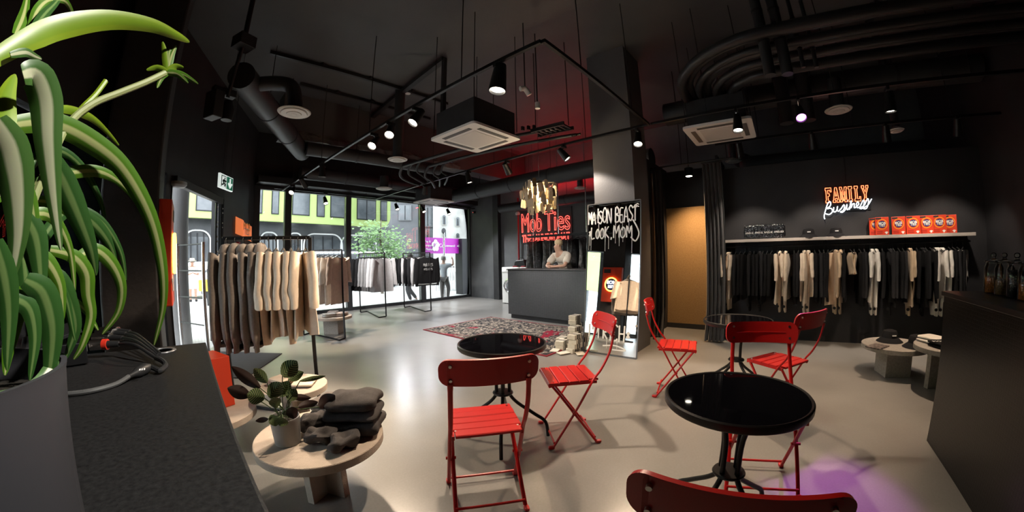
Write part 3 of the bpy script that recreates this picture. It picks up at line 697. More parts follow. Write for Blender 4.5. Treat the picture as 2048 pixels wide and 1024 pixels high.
a, b_ = onZ(889, 118, CZ - .08), onZ(712, 262, CZ - .08); o = thing('ceiling_conduit', 'thick black ceiling conduit that drops to the cassette unit', 'conduit')
MB().bar(a, b_, .09, .07).build('channel', PIPE, o, 0); MB().bar(a, (a.x, a.y, 3.45), .06, .06).build('drop', PIPE, o, 0)
# pipes behind the first cassette, curling down at the window end
for k in range(6):
    x = 3.75 + .14 * k; z = 3.28 + .05 * (k % 3); o = thing('service_pipe', 'black service pipe over the rug, %s from the cassette unit' % ORD[k], 'pipe', group='service pipes over the rug')
    pts = [(x + .45, 2.75, z), (x + .2, 4.0, z), (x, 5.9 - .1 * k, z), (x - .02, 6.15 - .1 * k, z - .02), (x + .05, 6.35 - .1 * k, z - .14), (x + .25, 6.4 - .1 * k, z - .22), (x + .6, 6.45, z - .26)]
    MB().tube(smooth_path(pts, 5), .028 - .003 * (k % 3), 10).build('pipe', PIPE, o)
    for y in (3.2, 4.5, 5.6): MB().box((x + (.55 - .14 * y * .75 if y < 4 else .12), y, z + .04), (.05, .03, .06)).build('clip', DKM, o, 0)
# curved bundle by the bar
for k in range(8):
    x = 3.45 + .15 * k; r = 1.0 - .09 * k if k < 8 else .3; ye = .95 - .09 * k; z = 3.42 + .05 * (k % 2)
    pts = [(x, -3.05, z), (x, ye - r, z)] + arc((x + r, ye - r, z), r, PI, PI / 2, 8)[1:] + [(6.2, ye, z)]
    o = thing('curved_service_pipe', 'black pipe of the curved bundle over the bar, %s from the front' % ORD[k], 'pipe', group='curved pipes over the bar')
    MB().tube(pts, .045 if k % 3 else .06, 10).build('pipe', PIPE, o)
    for y in (-2.2, -1.1, -.2): MB().box((x, y, z + .06), (.13, .04, .03)).build('clip', DKM, o, 0)
for k, (x, y) in enumerate(((3.62, -.08), (3.66, -.24), (3.9, -.42), (3.95, -.55))):
    o = thing('vertical_pipe_drop', 'short vertical pipe among the curved bundle, %s' % ['leftmost', 'second', 'third', 'rightmost'][k], 'pipe', group='vertical pipe drops')
    MB().cyl((x, y, 3.05 if k < 2 else 3.2), (x, y, CZ), .055 if k < 2 else .022, n=14).build('pipe', DUCT, o)
    for j in range(3): MB().cyl((x, y, 3.4 + .35 * j), (x, y, 3.42 + .35 * j), (.055 if k < 2 else .022) + .006, n=14).build('band', PIPE, o)
# loudspeaker / floodlight cluster at the entrance
q = atd(468, 190, 4.4); sp = thing('ceiling_speaker', 'black box speaker with bracket hanging near the entrance', 'speaker')
MB().box(atd(428, 210, 4.3), (.12, .2, .3), .5).build('cabinet', DKM, sp, 0, .01)
MB().box(atd(448, 185, 4.4), (.26, .1, .08), .3).build('bracket', DKM, sp, 0, .005)
c = atd(488, 85, 4.2); MB().box((c.x, c.y, c.z), (.2, .2, .14), .4).build('junction_box', DKM, sp, 0, .005)
MB().cyl((c.x, c.y, c.z), atd(455, 195, 4.35), .022, n=10).build('conduit', DKM, sp)
MB().cyl((c.x, c.y, c.z), (c.x, c.y, CZ), .03, n=10).build('conduit', DKM, sp)
MB().lathe([(.06, -.12), (.08, 0), (.05, .1)], c=atd(455, 220, 4.35), n=16).build('horn', BLKM, sp)
for k, (px, py, z, lab) in enumerate(((1050, 182, 3.55, 'white angled pipe fitting above the cassette unit'), (1075, 212, 3.45, 'white straight pipe fitting above the cable tray'))):
    q = onZ(px, py, z); o = thing('pipe_fitting', lab, 'pipe fitting', q); MB().tube(smooth_path([(-.06, .03, .02), (0, 0, .03), (.05, -.03, -.05)] if k == 0 else [(0, 0, .05), (0, 0, -.04)], 4) if k == 0 else [(0, 0, .05), (0, 0, -.04)], .035, 14).build('elbow', WHITE, o); MB().cyl((0, 0, .04), (0, 0, CZ - z), .008, n=8).build('drop_pipe', PIPE, o)
tr_ = thing('cable_tray', 'black ladder cable tray behind the first cassette unit', 'cable tray'); a, b_ = onZ(1062, 262, 3.25), onZ(1128, 246, 3.25)
for d in (0, .25): MB().bar(a + Vector((d, 0, 0)), b_ + Vector((d, 0, 0)), .03, .05).build('side_rail', PIPE, tr_, 0)
for k in range(7): p = a.lerp(b_, (k + .5) / 7); MB().bar(p, p + Vector((.25, 0, 0)), .025, .02).build('rung', PIPE, tr_, 0)
for p in (a, b_): MB().cyl(p + Vector((.12, 0, 0)), (p.x + .12, p.y, CZ), .007, n=6).build('hanger_rod', DKM, tr_)
# security camera by the window corner and its red led
sc_ = thing('security_camera', 'small dome security camera at the window corner', 'camera'); q = onX(948, 424, 8.55)
MB().lathe([(0, -.07), (.05, -.05), (.06, 0), (.06, .03)], c=q, n=18).build('dome', BLKM, sc_); MB().bar(q, (8.6, q.y, q.z + .02), .04).build('arm', DKM, sc_, 0)
MB().lathe([(0, -.012), (.016, 0), (0, .012)], c=q + Vector((-.05, 0, -.02)), n=10).build('red_led', emat('red_led', (1, .1, .08), 3), sc_)
# exit sign
a, b_ = atd(440.5, 345, 5.6), atd(466.5, 357, 5.95); zb = atd(440.5, 374, 5.6).z; hh = a.z - zb
U = Vector((b_.x - a.x, b_.y - a.y, 0)); L = U.length; U.normalize(); N = U.cross(Vector((0, 0, 1)))
es = thing('exit_sign', 'green and white emergency exit sign with running man and arrow', 'exit sign'); O = Vector((a.x, a.y, zb))
GRN = mat('exit_green', (.01, .14, .075), .4, emit=((.02, .3, .16), .25)); WL = mat('exit_white', (.8, .85, .82), .4, emit=((.8, .9, .85), .7))
MB().prism([(0, 0), (L, 0), (L, hh), (0, hh)], -.03, O=O, U=U, V=(0, 0, 1)).build('box', WL, es, 0)
def pl(name, poly, m, off=.002): MB().prism([(x * L, y * hh) for x, y in poly], .003, O=O + N * off, U=U, V=(0, 0, 1)).build(name, m, es, 0)
pl('green_field', [(.5, .06), (.96, .06), (.96, .94), (.5, .94)], GRN)
pl('door_pictogram', [(.1, .1), (.44, .1), (.44, .9), (.1, .9)], mat('exit_dark', (.02, .06, .045), .5)); pl('door_gap', [(.14, .1), (.4, .1), (.4, .84), (.14, .84)], WL, .004)
mb = MB(); 
def q2(x, y): return O + U * x * L + Vector((0, 0, y * hh)) + N * .008
for seg in ([(.29, .62), (.25, .42)], [(.29, .6), (.37, .5), (.41, .56)], [(.28, .6), (.2, .56), (.19, .44)], [(.25, .42), (.34, .32), (.33, .16)], [(.25, .42), (.22, .28), (.13, .24)]): mb.tube([q2(*p) for p in seg], .012, 6)
mb.lathe([(0, -.014), (.014, 0), (0, .014)], c=q2(.31, .72), n=10); mb.build('running_man', mat('exit_man', (.02, .05, .04), .5), es)
mb = MB(); mb.tube([q2(.73, .85), q2(.73, .3)], .014, 6); mb.tube([q2(.6, .5), q2(.73, .2), q2(.86, .5)], .014, 6); mb.build('arrow', WL, es)
for t in (.2, .8): c = O + U * L * t; MB().cyl((c.x, c.y, zb + hh), (c.x, c.y, CZ), .004, n=5).build('hanger_wire', DKM, es)
# ---------------------------------------------------------------- folding bistro chairs
def chair_meshes():
    out = []
    # backrest: curved plate with rolled rim
    def bp(u, v, off=0):      # u across, v up the plate
        a = u / .62; y = -.315 + .62 * (1 - math.cos(a)); z = .885 + v * .985
        return (.62 * math.sin(a), y - v * .22 - off, z)
    mb = MB()
    # front and back skins as strips between upper and lower outline
    def skin(off, sh):
        R_ = []
        for i in range(31):
            u = .2375 * math.sin(PI * (i / 30 - .5)); du = max(0, abs(u) - (.2375 - .05)); h = .0675 - .05 + math.sqrt(max(0, .05 ** 2 - du ** 2)); h = max(h, .004)
            R_.append([bp(u, -h + 2 * h * k / 6, off) for k in range(7)])
        return R_
    mb.grid(skin(0, 0), .012)
    out.append(('backrest', mb.mesh('backrest', REDM, 50)))
    g = MB(); g.tube([bp(u, 0, -.001) for u in [-.16 + .32 * i / 10 for i in range(11)]], .0035, 6); out.append(('embossed_line', g.mesh('embossed_line', REDM), 'backrest'))
    for s in (-1, 1):
        for v in (-.035, .038):
            c = Vector(bp(s * .185, v, -.001)); d = Vector((0, 1, .2)).normalized()
            out.append(('rivet', MB().tube([c - d * .024, c + d * .004], .0075, 10).mesh('rivet', RIVET), 'backrest'))
    for s in (-1, 1):
        c = Vector(bp(s * .185, 0, .0125)); V_ = Vector((0, -.22, .985)).normalized(); out.append(('back_strap', MB().prism(rrect(.03, .125, .012, 4), .006, O=c, U=(-1, 0, 0), V=V_).mesh('back_strap', REDM, 30)))
        P_ = [(s * .185, -.294, .83), (s * .185, -.29, .81), (s * .188, -.26, .70), (s * .19, -.20, .585), (s * .192, -.135, .50), (s * .2, -.02, .30), (s * .212, .165, .0)]
        pts = smooth_path(P_, 4); mb = MB()
        mb.tube(pts, [.014 if i < 5 else .0125 for i in range(len(pts))], 8, flat=(Vector((0, 1, .25)).normalized(), .62)); out.append(('post', mb.mesh('post', REDM)))
        L_ = [(s * .172, .17, .49), (s * .178, .10, .40), (s * .188, -.10, .12), (s * .193, -.185, .0)]
        out.append(('leg', MB().tube(L_, .0125, 8, flat=(Vector((0, 1, 0)), .7)).mesh('leg', REDM)))
        out.append(('pivot', MB().cyl((s * .165, .012, .272), (s * .222, .012, .272), .009, n=8).mesh('pivot', REDM)))
        for x, y in ((s * .212, .172), (s * .193, -.19)): out.append(('foot_cap', MB().soft((x, y, .012), (.034, .05, .024), .6, .6, 12, 6).mesh('foot_cap', REDM)))
        out.append(('side_rail', MB().bar((s * .18, -.17, .489), (s * .175, .19, .487), .016, .022).mesh('side_rail', REDM, 0, .002)))
    for (y, z, w) in ((.15, .045, .42), (-.165, .05, .385)): out.append(('stretcher', MB().tube([(-w / 2, y, z), (w / 2, y, z)], .008, 8).mesh('stretcher', REDM)))
    for k in range(5):
        y = -.15 + .075 * k; mb = MB(); rows = []
        dz = [.004, .0015, 0, .0005, -.004][k]; w = .375 if k not in (0,) else .335
        pr = [(-.0355, -.012), (-.0355, 0), (-.03, .004), (.03, .004), (.0355, 0), (.0355, -.012 if k < 4 else -.03)]
        mb.prism([(a, b) for a, b in pr], w, O=(-w / 2, y, .503 + dz), U=(0, 1, 0), V=(0, 0, 1)); out.append(('seat_slat', mb.mesh('seat_slat', REDM, 0)))
    for s in (-1, 1):
        for y in (-.13, .15): out.append(('rivet', MB().cyl((s * .165, y, .50), (s * .165, y, .512), .006, n=8).mesh('rivet', RIVET)))
    return out
CH = chair_meshes()
def chair(label, x, y, az):
    o = thing('folding_chair', label, 'chair', (x, y, 0), az - PI / 2, 'red folding bistro chairs'); last = {}
    for c in CH:
        k = link(c[0], c[1], last.get(c[2]) if len(c) > 2 else o); last.setdefault(c[0], k)
        if c[0] == 'backrest': last['backrest'] = k
    return o
chair('red metal folding chair seen from behind at the table before the rug', 1.29, 1.36, R(54))
chair('red folding chair turned sideways in front of the graffiti mirror', 2.24, 1.41, R(137))
chair('red folding chair facing the camera behind the big black table', 2.27, .02, R(196))
chair('red chair back cut off by the bottom edge of the photo', 1.0, .09, R(11))
chair('red folding chair in profile in front of the fitting room', 3.55, .93, R(-78))
chair('red folding chair angled towards the garment rail beside rearmost table', 3.34, -.02, R(56))
# ---------------------------------------------------------------- round bistro tables
BGL = mat('black_glass', (.002, .002, .003), .03, spec=.6)
def table_meshes():
    out = [('glass_top', MB().lathe([(.318, .745), (.318, .762)], n=56).mesh('glass_top', BGL))]
    out.append(('rim', MB().lathe([(.318, .732), (.328, .728), (.334, .736), (.334, .762), (.328, .768), (.3185, .764)], n=56, cap=False).mesh('rim', BLKM)))
    for k in range(4):
        a = R(-141 + 90 * k); P_ = [(.11, .73), (.055, .56), (.05, .40), (.055, .35), (.11, .285), (.24, .19), (.325, .12), (.345, .0)]
        out.append(('leg', MB().tube(smooth_path([(r * math.cos(a), r * math.sin(a), z) for r, z in P_], 4), .0135, 10).mesh('leg', BLKM)))
    out.append(('collar', MB().lathe([(.03, .362), (.075, .362), (.08, .37), (.075, .378), (.03, .378)], n=28).mesh('collar', BLKM)))
    out.append(('under_plate', MB().lathe([(.14, .725), (.14, .735)], n=28).mesh('under_plate', BLKM)))
    return out
TB = table_meshes()
for lab, x, y, rz in (('round black glass bistro table between chairs before the rug', 1.905, 1.78, 0), ('large black glass bistro table nearest the camera', 1.70, .15, R(20)), ('round black glass bistro table farthest back by the curtain', 3.70, .37, R(10))):
    o = thing('bistro_table', lab, 'table', (x, y, 0), rz, 'black glass bistro tables')
    for n, me in TB: link(n, me, o)
# ---------------------------------------------------------------- low round plinth tables
PLY = mat('plinth_sand', (.42, .35, .29), .75, var=(14, (.5, .42, .35)), bump=(160, .35))
PLYG = mat('plinth_grey', (.30, .28, .25), .8, var=(40, (.38, .355, .32), .15), bump=(160, .5))
def plinth(label, x, y, z, r, m, rz, legs='cross'):
    o = thing('round_plinth', label, 'display table', (x, y, 0), rz, 'low round display tables')
    MB().lathe([(r - .004, z - .05), (r, z - .046), (r, z - .004), (r - .004, z)], n=64).build('top', m, o)
    if legs == 'cross':
        MB().box((0, 0, (z - .05) / 2), (r * .8, .05, z - .05)).build('leg_panel', m, o, 0, .003); MB().box((0, 0, (z - .05) / 2 - .001), (.05, r * .8, z - .052)).build('leg_panel', m, o, 0, .003)
    elif legs == 'block':
        MB().box((0, 0, (z - .05) / 2), (.3, .3, z - .05)).build('base_block', PLYG, o, 0, .004)
    else:
        for s in (-1, 1): MB().box((s * .16, 0, (z - .05) / 2), (.06, .26, z - .05)).build('leg_panel', PLYG, o, 0, .003)
        MB().box((0, 0, z * .35), (.26, .04, .07)).build('stretcher', PLYG, o, 0, .003)
    return o
plinth('low round sand-coloured table holding the potted plant', .60, 2.05, .385, .38, PLY, .5)
plinth('low round sand-coloured table under the cream folded shirts', .70, 2.93, .43, .27, PLY, .9)
plinth('low round table with the red detergent box next to the cabinet', .06, 3.06, .30, .35, PLY, .2)
plinth('low round table with folded clothes beyond the tan tee rack', 2.5, 6.78, .34, .36, PLY, .8, 'block')
plinth('lower round grey table with the magazine below the garment rail', 4.93, -1.36, .35, .37, PLYG, .2, 'block')
plinth('higher round grey table with folded shirts beside the bar', 4.38, -1.78, .47, .37, PLYG, .4, 'posts')
# ---------------------------------------------------------------- till counter and bar with mosaic tiles
def mosaic(name, c1, c2, grout, size, axis):
    m = bpy.data.materials.new(name); m.use_nodes = True; nt = m.node_tree; b = nt.nodes['Principled BSDF']
    tc = nt.nodes.new('ShaderNodeTexCoord'); sp_ = nt.nodes.new('ShaderNodeSeparateXYZ'); cb = nt.nodes.new('ShaderNodeCombineXYZ')
    nt.links.new(tc.outputs['Object'], sp_.inputs[0]); nt.links.new(sp_.outputs[axis], cb.inputs[0]); nt.links.new(sp_.outputs['Z'], cb.inputs[1])
    br = nt.nodes.new('ShaderNodeTexBrick'); br.offset = 0; br.inputs['Scale'].default_value = 1; br.inputs['Brick Width'].default_value = size; br.inputs['Row Height'].default_value = size
    br.inputs['Mortar Size'].default_value = size * .11; br.inputs['Color1'].default_value = (*c1, 1); br.inputs['Color2'].default_value = (*c2, 1); br.inputs['Mortar'].default_value = (*grout, 1)
    nt.links.new(cb.outputs[0], br.inputs['Vector']); nt.links.new(br.outputs['Color'], b.inputs['Base Color'])
    bp = nt.nodes.new('ShaderNodeBump'); bp.inputs['Strength'].default_value = .7; bp.inputs['Distance'].default_value = .004; bp.invert = True
    nt.links.new(br.outputs['Fac'], bp.inputs['Height']); nt.links.new(bp.outputs[0], b.inputs['Normal']); b.inputs['Roughness'].default_value = .3
    return m
ct = thing('till_counter', 'long dark counter clad in small black mosaic tiles', 'counter')
MB().bb(6.05, 6.62, 2.6, 5.42, .10, 1.12).build('tiled_front', mosaic('mosaic_charcoal', (.052, .056, .062), (.062, .066, .072), (.03, .031, .033), .026, 'Y'), ct, 0)
MB().bb(6.10, 6.6, 2.6, 5.38, 0, .10).build('toe_kick', BLK, ct, 0)
MB().bb(6.03, 6.66, 2.58, 5.44, 1.12, 1.138).build('worktop', mat('counter_top', (.05, .052, .056), .35), ct, 0, .003)
ba = thing('bar_counter', 'tall dark bar counter with small black mosaic tiles at the right', 'counter')
MB().bb(-.4, 3.19, -1.85, -1.215, .0, 1.075).build('tiled_front', mosaic('mosaic_black', (.006, .0055, .006), (.008, .0075, .008), (.0015, .0015, .0015), .024, 'X'), ba, 0)
MB().bb(-.42, 3.205, -1.9, -1.2, 1.075, 1.106).build('worktop', mat('bar_top', (.03, .027, .027), .3), ba, 0, .003)
# ---------------------------------------------------------------- leaning mirror
MW, MHT = .83, 2.17
ml, mr = onZ(1166, 703), onZ(1275.5, 717.6); mc = (ml + mr) / 2
mi = thing('leaning_mirror', 'tall leaning mirror with white graffiti lettering against the pillar', 'mirror', (4.47, mc.y, 0), 0)
TL = R(5.6); MV = Vector((math.sin(TL), 0, math.cos(TL))); MU = Vector((0, -1, 0)); MN = MU.cross(MV)
def mp(u, v, o=0): return MU * u + MV * v + MN * o
MB().prism([(-MW / 2, .01), (MW / 2, .01), (MW / 2, MHT), (-MW / 2, MHT)], -.02, U=MU, V=MV).build('backing', BLKM, mi, 0)
MB().prism([(-MW / 2 + .012, .022), (MW / 2 - .012, .022), (MW / 2 - .012, MHT - .012), (-MW / 2 + .012, MHT - .012)], .004, U=MU, V=MV).build('mirror_glass', mat('mirror_silver', (.86, .87, .87), .01, metal=1), mi, 0)
fr = MB()
for (u0, v0, u1, v1) in ((-MW / 2, .01, MW / 2, .01), (-MW / 2, MHT, MW / 2, MHT), (-MW / 2, .01, -MW / 2, MHT), (MW / 2, .01, MW / 2, MHT)): fr.bar(mp(u0, v0, .003), mp(u1, v1, .003), .016, .016, up=MN)
fr.build('frame', mat('mirror_frame', (.16, .16, .17), .35, metal=.8), mi, 0)
GRF = mat('graffiti_paint', (.88, .87, .85), .5)
g1 = MB(); strokes('MAISON', .058, .20, .010, mp(-.40, 1.88, .008), MU, MV, .0105, g1, .12, 4, .25); strokes('BEAST', .060, .22, .010, mp(.035, 1.88, .008), MU, MV, .0105, g1, .12, 9, .3)
for k in range(2): g1.tube([mp(.29 + .03 * k, 2.06 + .035 * k, .008), mp(.34 + .03 * k, 2.10 + .02 * k, .008), mp(.39, 2.075 + .03 * k, .008)], .008, 6, flat=(MN, .3))
g1.build('upper_graffiti', GRF, mi)
g2 = MB(); strokes('*LOOK,', .060, .15, .014, mp(-.40, 1.66, .008), MU, MV, .0095, g2, .1, 5, .8); strokes('MOM', .082, .17, .018, mp(0.01, 1.65, .008), MU, MV, .010, g2, .1, 6, .9)
g2.tube(smooth_path([mp(.3, 1.9, .008), mp(.39, 1.72, .008), mp(.34, 1.6, .008), mp(.27, 1.66, .008)], 4), .011, 6, flat=(MN, .3)); g2.build('middle_graffiti', GRF, mi)
g3 = MB(); strokes("I'M RICH*", .075, .20, .016, mp(-.36, .22, .008), MU, MV, .0115, g3, .15, 8, .2)
g3.tube(smooth_path([mp(-.1, .13, .008), mp(.1, .15, .008), mp(.25, .10, .008), mp(.05, .09, .008)], 5), .01, 6, flat=(MN, .3)); g3.build('lower_graffiti', GRF, mi)
# ---------------------------------------------------------------- rug
def rug_mat():
    m = bpy.data.materials.new('persian_rug'); m.use_nodes = True; nt = m.node_tree; b = nt.nodes['Principled BSDF']; tc = nt.nodes.new('ShaderNodeTexCoord')
    def nz(sc, d, dist=0):
        n = nt.nodes.new('ShaderNodeTexNoise'); n.inputs['Scale'].default_value = sc; n.inputs['Detail'].default_value = d; n.inputs['Distortion'].default_value = dist; nt.links.new(tc.outputs['Object'], n.inputs['Vector']); return n
    v = nt.nodes.new('ShaderNodeTexVoronoi'); v.inputs['Scale'].default_value = 14; n0 = nz(6, 3, 1.5)
    ad = nt.nodes.new('ShaderNodeMixRGB'); ad.inputs[0].default_value = .35; nt.links.new(tc.outputs['Object'], ad.inputs[1]); nt.links.new(n0.outputs['Color'], ad.inputs[2]); nt.links.new(ad.outputs[0], v.inputs['Vector'])
    r = nt.nodes.new('ShaderNodeValToRGB'); e = r.color_ramp.elements; e[0].position = .0; e[0].color = (.03, .03, .035, 1); e[1].position = 1; e[1].color = (.3, .25, .2, 1)
    for p, c in ((.2, (.035, .034, .036)), (.3, (.42, .35, .29)), (.46, (.34, .28, .23)), (.56, (.07, .06, .055))): k = e.new(p); k.color = (*c, 1)
    nt.links.new(v.outputs['Distance'], r.inputs[0])
    n3 = nz(7, 2, 2.0); r3 = nt.nodes.new('ShaderNodeValToRGB'); r3.color_ramp.elements[0].position = .45; r3.color_ramp.elements[1].position = .52; nt.links.new(n3.outputs['Fac'], r3.inputs[0]); m3 = nt.nodes.new('ShaderNodeMixRGB'); m3.inputs[1].default_value = (.028, .027, .03, 1); nt.links.new(r3.outputs[0], m3.inputs[0]); nt.links.new(r.outputs[0], m3.inputs[2])
    n1 = nz(1.3, 4, 1.4); r1 = nt.nodes.new('ShaderNodeValToRGB'); r1.color_ramp.elements[0].position = .56; r1.color_ramp.elements[1].position = .6
    nt.links.new(n1.outputs['Fac'], r1.inputs[0]); mx = nt.nodes.new('ShaderNodeMixRGB'); mx.inputs[2].default_value = (.22, .012, .03, 1); nt.links.new(r1.outputs[0], mx.inputs[0]); nt.links.new(m3.outputs[0], mx.inputs[1])
    nt.links.new(mx.outputs[0], b.inputs['Base Color']); b.inputs['Roughness'].default_value = .95; b.inputs['Specular IOR Level'].default_value = .1
    return m
rg = thing('persian_rug', 'worn red and grey patterned rug in front of the till', 'rug', (4.9, 4.32, 0))
MB().prism(rrect(1.86, 2.92, .01, 2), .012).build('pile', rug_mat(), rg, 0)
RB = mat('rug_border', (.2, .012, .022), .95)
for s in (-1, 1): MB().box((s * .945, 0, .006), (.03, 2.98, .014)).build('border', RB, rg, 0); MB().box((0, s * 1.475, .006), (1.86, .03, .014)).build('border', RB, rg, 0)
tag(MB().prism([(.55, 4.75), (1.25, 5.75), (.35, 6.5), (-.2, 5.5)], .012).build('entrance_mat', mat('mat_grey', (.035, .037, .042), .95, bump=(200, .6)), None, 0), 'dark grey entrance mat under the hoodie rack', 'mat')
# ---------------------------------------------------------------- fitting room: board and curtain
bd = thing('plywood_board', 'large brown fibreboard panel inside the fitting room', 'board')
y0, y1 = onX(1334, 600, 6.84).y, onX(1420, 600, 6.84).y
MB().bb(6.83, 6.87, y1, y0, .09, 2.28).build('panel', mat('fibreboard', (.30, .18, .075), .7, var=(60, (.36, .225, .1), .12)), bd, 0, .003)
MB().bb(6.82, 6.87, y1, y0, 0.0, .09).build('base_rail', BLK, bd, 0)
CURT = mat('curtain_cloth', (.03, .03, .033), .9, sheen=.3)
def curtain(name, label, x, ya, yb, z0, z1, folds, amp):
    o = thing(name, label, 'curtain'); rows = []
    for i in range(13):
        z = z0 + (z1 - z0) * i / 12; fl_ = 1 + .35 * max(0, 1 - i / 2.2)
        rows.append([(x + amp * fl_ * math.sin(folds * 2 * PI * t / 40 + .3 * math.sin(i * .5)) - (.10 * (1 - i / 1.5) if i < 1.5 else 0), ya + (yb - ya) * (t / 40 - .5) * (1 + .12 * (fl_ - 1)) + (yb - ya) * .5, z) for t in range(41)])
    MB().grid(rows, .006).build('cloth', CURT, o)
    MB().cyl((x, ya - .02, z1 + .02), (x, yb + .02, z1 + .02), .012, n=10).build('rod_sleeve', BLKM, o)
    return o
curtain('fitting_room_curtain', 'black fitting room curtain gathered beside the garment rail', 6.0, .80, 1.10, .02, 2.85, 5, .035)
curtain('fitting_room_curtain', 'narrow black curtain gathered beside the brown board', 6.0, 1.80, 1.98, .02, 2.85, 3, .03)
cr = thing('curtain_rail', 'slim black curtain rail above the fitting room', 'rail'); MB().cyl((6.0, .6, 2.9), (6.0, 2.0, 2.9), .014, n=10).build('bar', BLKM, cr)
for y in (.7, 1.45): MB().cyl((6.0, y, 2.9), (6.0, y, CZ), .008, n=6).build('hanger_rod', DKM, cr)
st = thing('fitting_room_frame', 'slim steel corner post beside the fitting room', 'post'); q = onZ(1324, 690)
MB().cyl((5.72, 1.9, 0), (5.72, 1.9, 2.75), .02, n=12).build('post', mat('bronze_post', (.18, .11, .07), .35, metal=.6), st)
# ---------------------------------------------------------------- stacked paper bundles by the mirror
PAP = mat('bundle_paper', (.62, .57, .48), .8, var=(18, (.72, .67, .58))); BAND = mat('bundle_band', (.02, .02, .02), .5)
rnd = random.Random(8)
bsp = [(4.37, 2.64, 4), (4.60, 2.76, 5), (4.43, 2.90, 2), (4.76, 2.86, 7), (4.60, 3.02, 2)]; nb = 0
where = ['front stack', 'stack at the mirror edge', 'low left stack', 'tallest rear stack', 'low rear stack']
for j, (x, y, n) in enumerate(bsp):
    for k in range(n):
        o = thing('paper_bundle', 'banded paper bundle, %s from the floor in the %s' % (ORD[k], where[j]), 'paper bundle', (x + rnd.uniform(-.012, .012), y + rnd.uniform(-.012, .012), k * .068), rnd.uniform(-.25, .25), 'paper bundles by the mirror')
        MB().box((0, 0, .034), (.19, .13, .066)).build('block', PAP, o, 0, .004)
        for s in (-.022, .022): MB().box((s, 0, .034), (.022, .133, .068)).build('band', BAND, o, 0)
for k, (x, y, a) in enumerate(((4.25, 2.9, .3), (4.2, 2.72, -.4), (4.3, 2.5, .8))):
    tag(MB().box((x, y, .018), (.17, .12, .01), a).build('loose_paper', PAP, None, 0), 'loose cream paper slip lying beside the bundles, %s' % ['on the rug corner', 'farthest forward', 'nearest the mirror foot'][k], 'paper', 'loose paper slips')
# ---------------------------------------------------------------- washing machines
def washer(label, y):
    o = thing('washing_machine', label, 'washing machine', (7.9, y, 0), 0, 'washing machines behind the till')
    MB().bb(0, .62, -.34, .34, .02, 1.11).build('cabinet', mat('washer_white', (.7, .7, .68), .35), o, 0, .012)
    MB().bb(-.012, 0, -.33, .33, .95, 1.08).build('control_panel', WHITE, o, 0, .004)
    MB().bb(-.018, -.01, .14, .31, .97, 1.06).build('drawer', WPAINT, o, 0, .003)
    MB().lathe([(.035, 0), (.03, .03)], c=(-.012, -.05, 1.015), n=18, M=Matrix.Rotation(-PI / 2, 3, 'Y')).build('dial', CHROME, o)
    Mx = Matrix.Rotation(-PI / 2, 3, 'Y')
    d = MB().lathe([(.19, 0), (.235, .01), (.24, .04), (.20, .055), (.17, .03)], c=(0, 0, .55), n=36, M=Mx).build('door_ring', CHROME, o)
    MB().lathe([(.175, .02), (.1, .04), (0, .05)], c=(0, 0, .55), n=28, M=Mx).build('door_glass', DKGL, d)
    MB().box((-.05, .22, .55), (.03, .03, .09)).build('handle', CHROME, d, 0, .005)
    for s in (-1, 1): MB().cyl((.06, s * .28, 0), (.06, s * .28, .03), .025, n=12).build('foot', BLKM, o)
washer('white front-loading washing machine at the end of the till', 6.98)
washer('white washing machine half hidden behind the till counter', 6.28)
bg = thing('black_handbag', 'black boxy bag standing on the washing machine', 'bag', (8.15, 6.75, 1.11))
MB().prism([(-.22, 0), (.22, 0), (.2, .14), (.12, .2), (-.16, .22), (-.21, .1)], .18, O=(-.09, 0, 0), U=(0, 1, 0), V=(0, 0, 1)).build('body', mat('bag_leather', (.012, .012, .013), .35), bg, 0, .015)
MB().tube(smooth_path([(0, -.12, .2), (0, -.08, .27), (0, .06, .27), (0, .1, .2)], 5), .008, 6).build('handle', BLKM, bg)
for k, (y, w) in enumerate(((6.85, .14), (6.55, .1))): tag(MB().box((8.0, y, 1.13), (.12, w, .035), .2).build('folded_packet', mat('packet_pink', (.35, .05, .06), .5), None, 0, .005), 'red packet on the washing machine, %s of the bag' % ['in front', 'to the right'][k], 'packet')
# ---------------------------------------------------------------- anti-theft gate by the door
sgp = thing('security_gate', 'chrome ladder-shaped security gate in the doorway', 'security gate'); a, b_ = onZ(366, 700), onZ(418, 712); zt = atd(403, 484, Vector((b_.x, b_.y)).length).z
for p in (a, b_):
    MB().cyl((p.x, p.y, .02), (p.x, p.y, zt), .028, n=14).build('post', CHROME, sgp); MB().lathe([(.09, 0), (.09, .02), (.03, .03)], c=(p.x, p.y, 0), n=20).build('base', DKM, sgp)
for t in (.03, .27, .51, .75, .985): MB().cyl((a.x, a.y, zt * t), (b_.x, b_.y, zt * t), .011, n=8).build('crossbar', DKM, sgp)
# ---------------------------------------------------------------- lightbox on the column, poster on the entrance wall
ORG = mat('box_orange', (.62, .045, .015), .45, var=(3, (.68, .06, .02))); YEL = mat('box_yellow', (.85, .42, .03), .45); NAVY = mat('box_navy', (.02, .03, .14), .45); IV = mat('box_white', (.85, .83, .78), .5)
lb_ = thing('orange_lightbox', 'orange wall lightbox with yellow neon ring on the column', 'lightbox', (-.268, 4.36, 1.5))
MB().bb(0, .12, -.30, .30, -.5, .5).build('case', ORG, lb_, 0, .01)
MB().tube(arc((.14, 0, 0), .19, 0, 2 * PI, 32, (0, 1, 0), (0, 0, 1)), .016, 8).build('neon_ring', emat('neon_yellow', (1, .55, .06), 9), lb_)
MB().lathe([(.175, 0), (.175, .01)], c=(.122, 0, 0), n=32, M=Matrix.Rotation(PI / 2, 3, 'Y')).build('disc', NAVY, lb_)
LM = lambda y, z: frameM((.138, y, z), (0, 1, 0), (0, 0, 1))
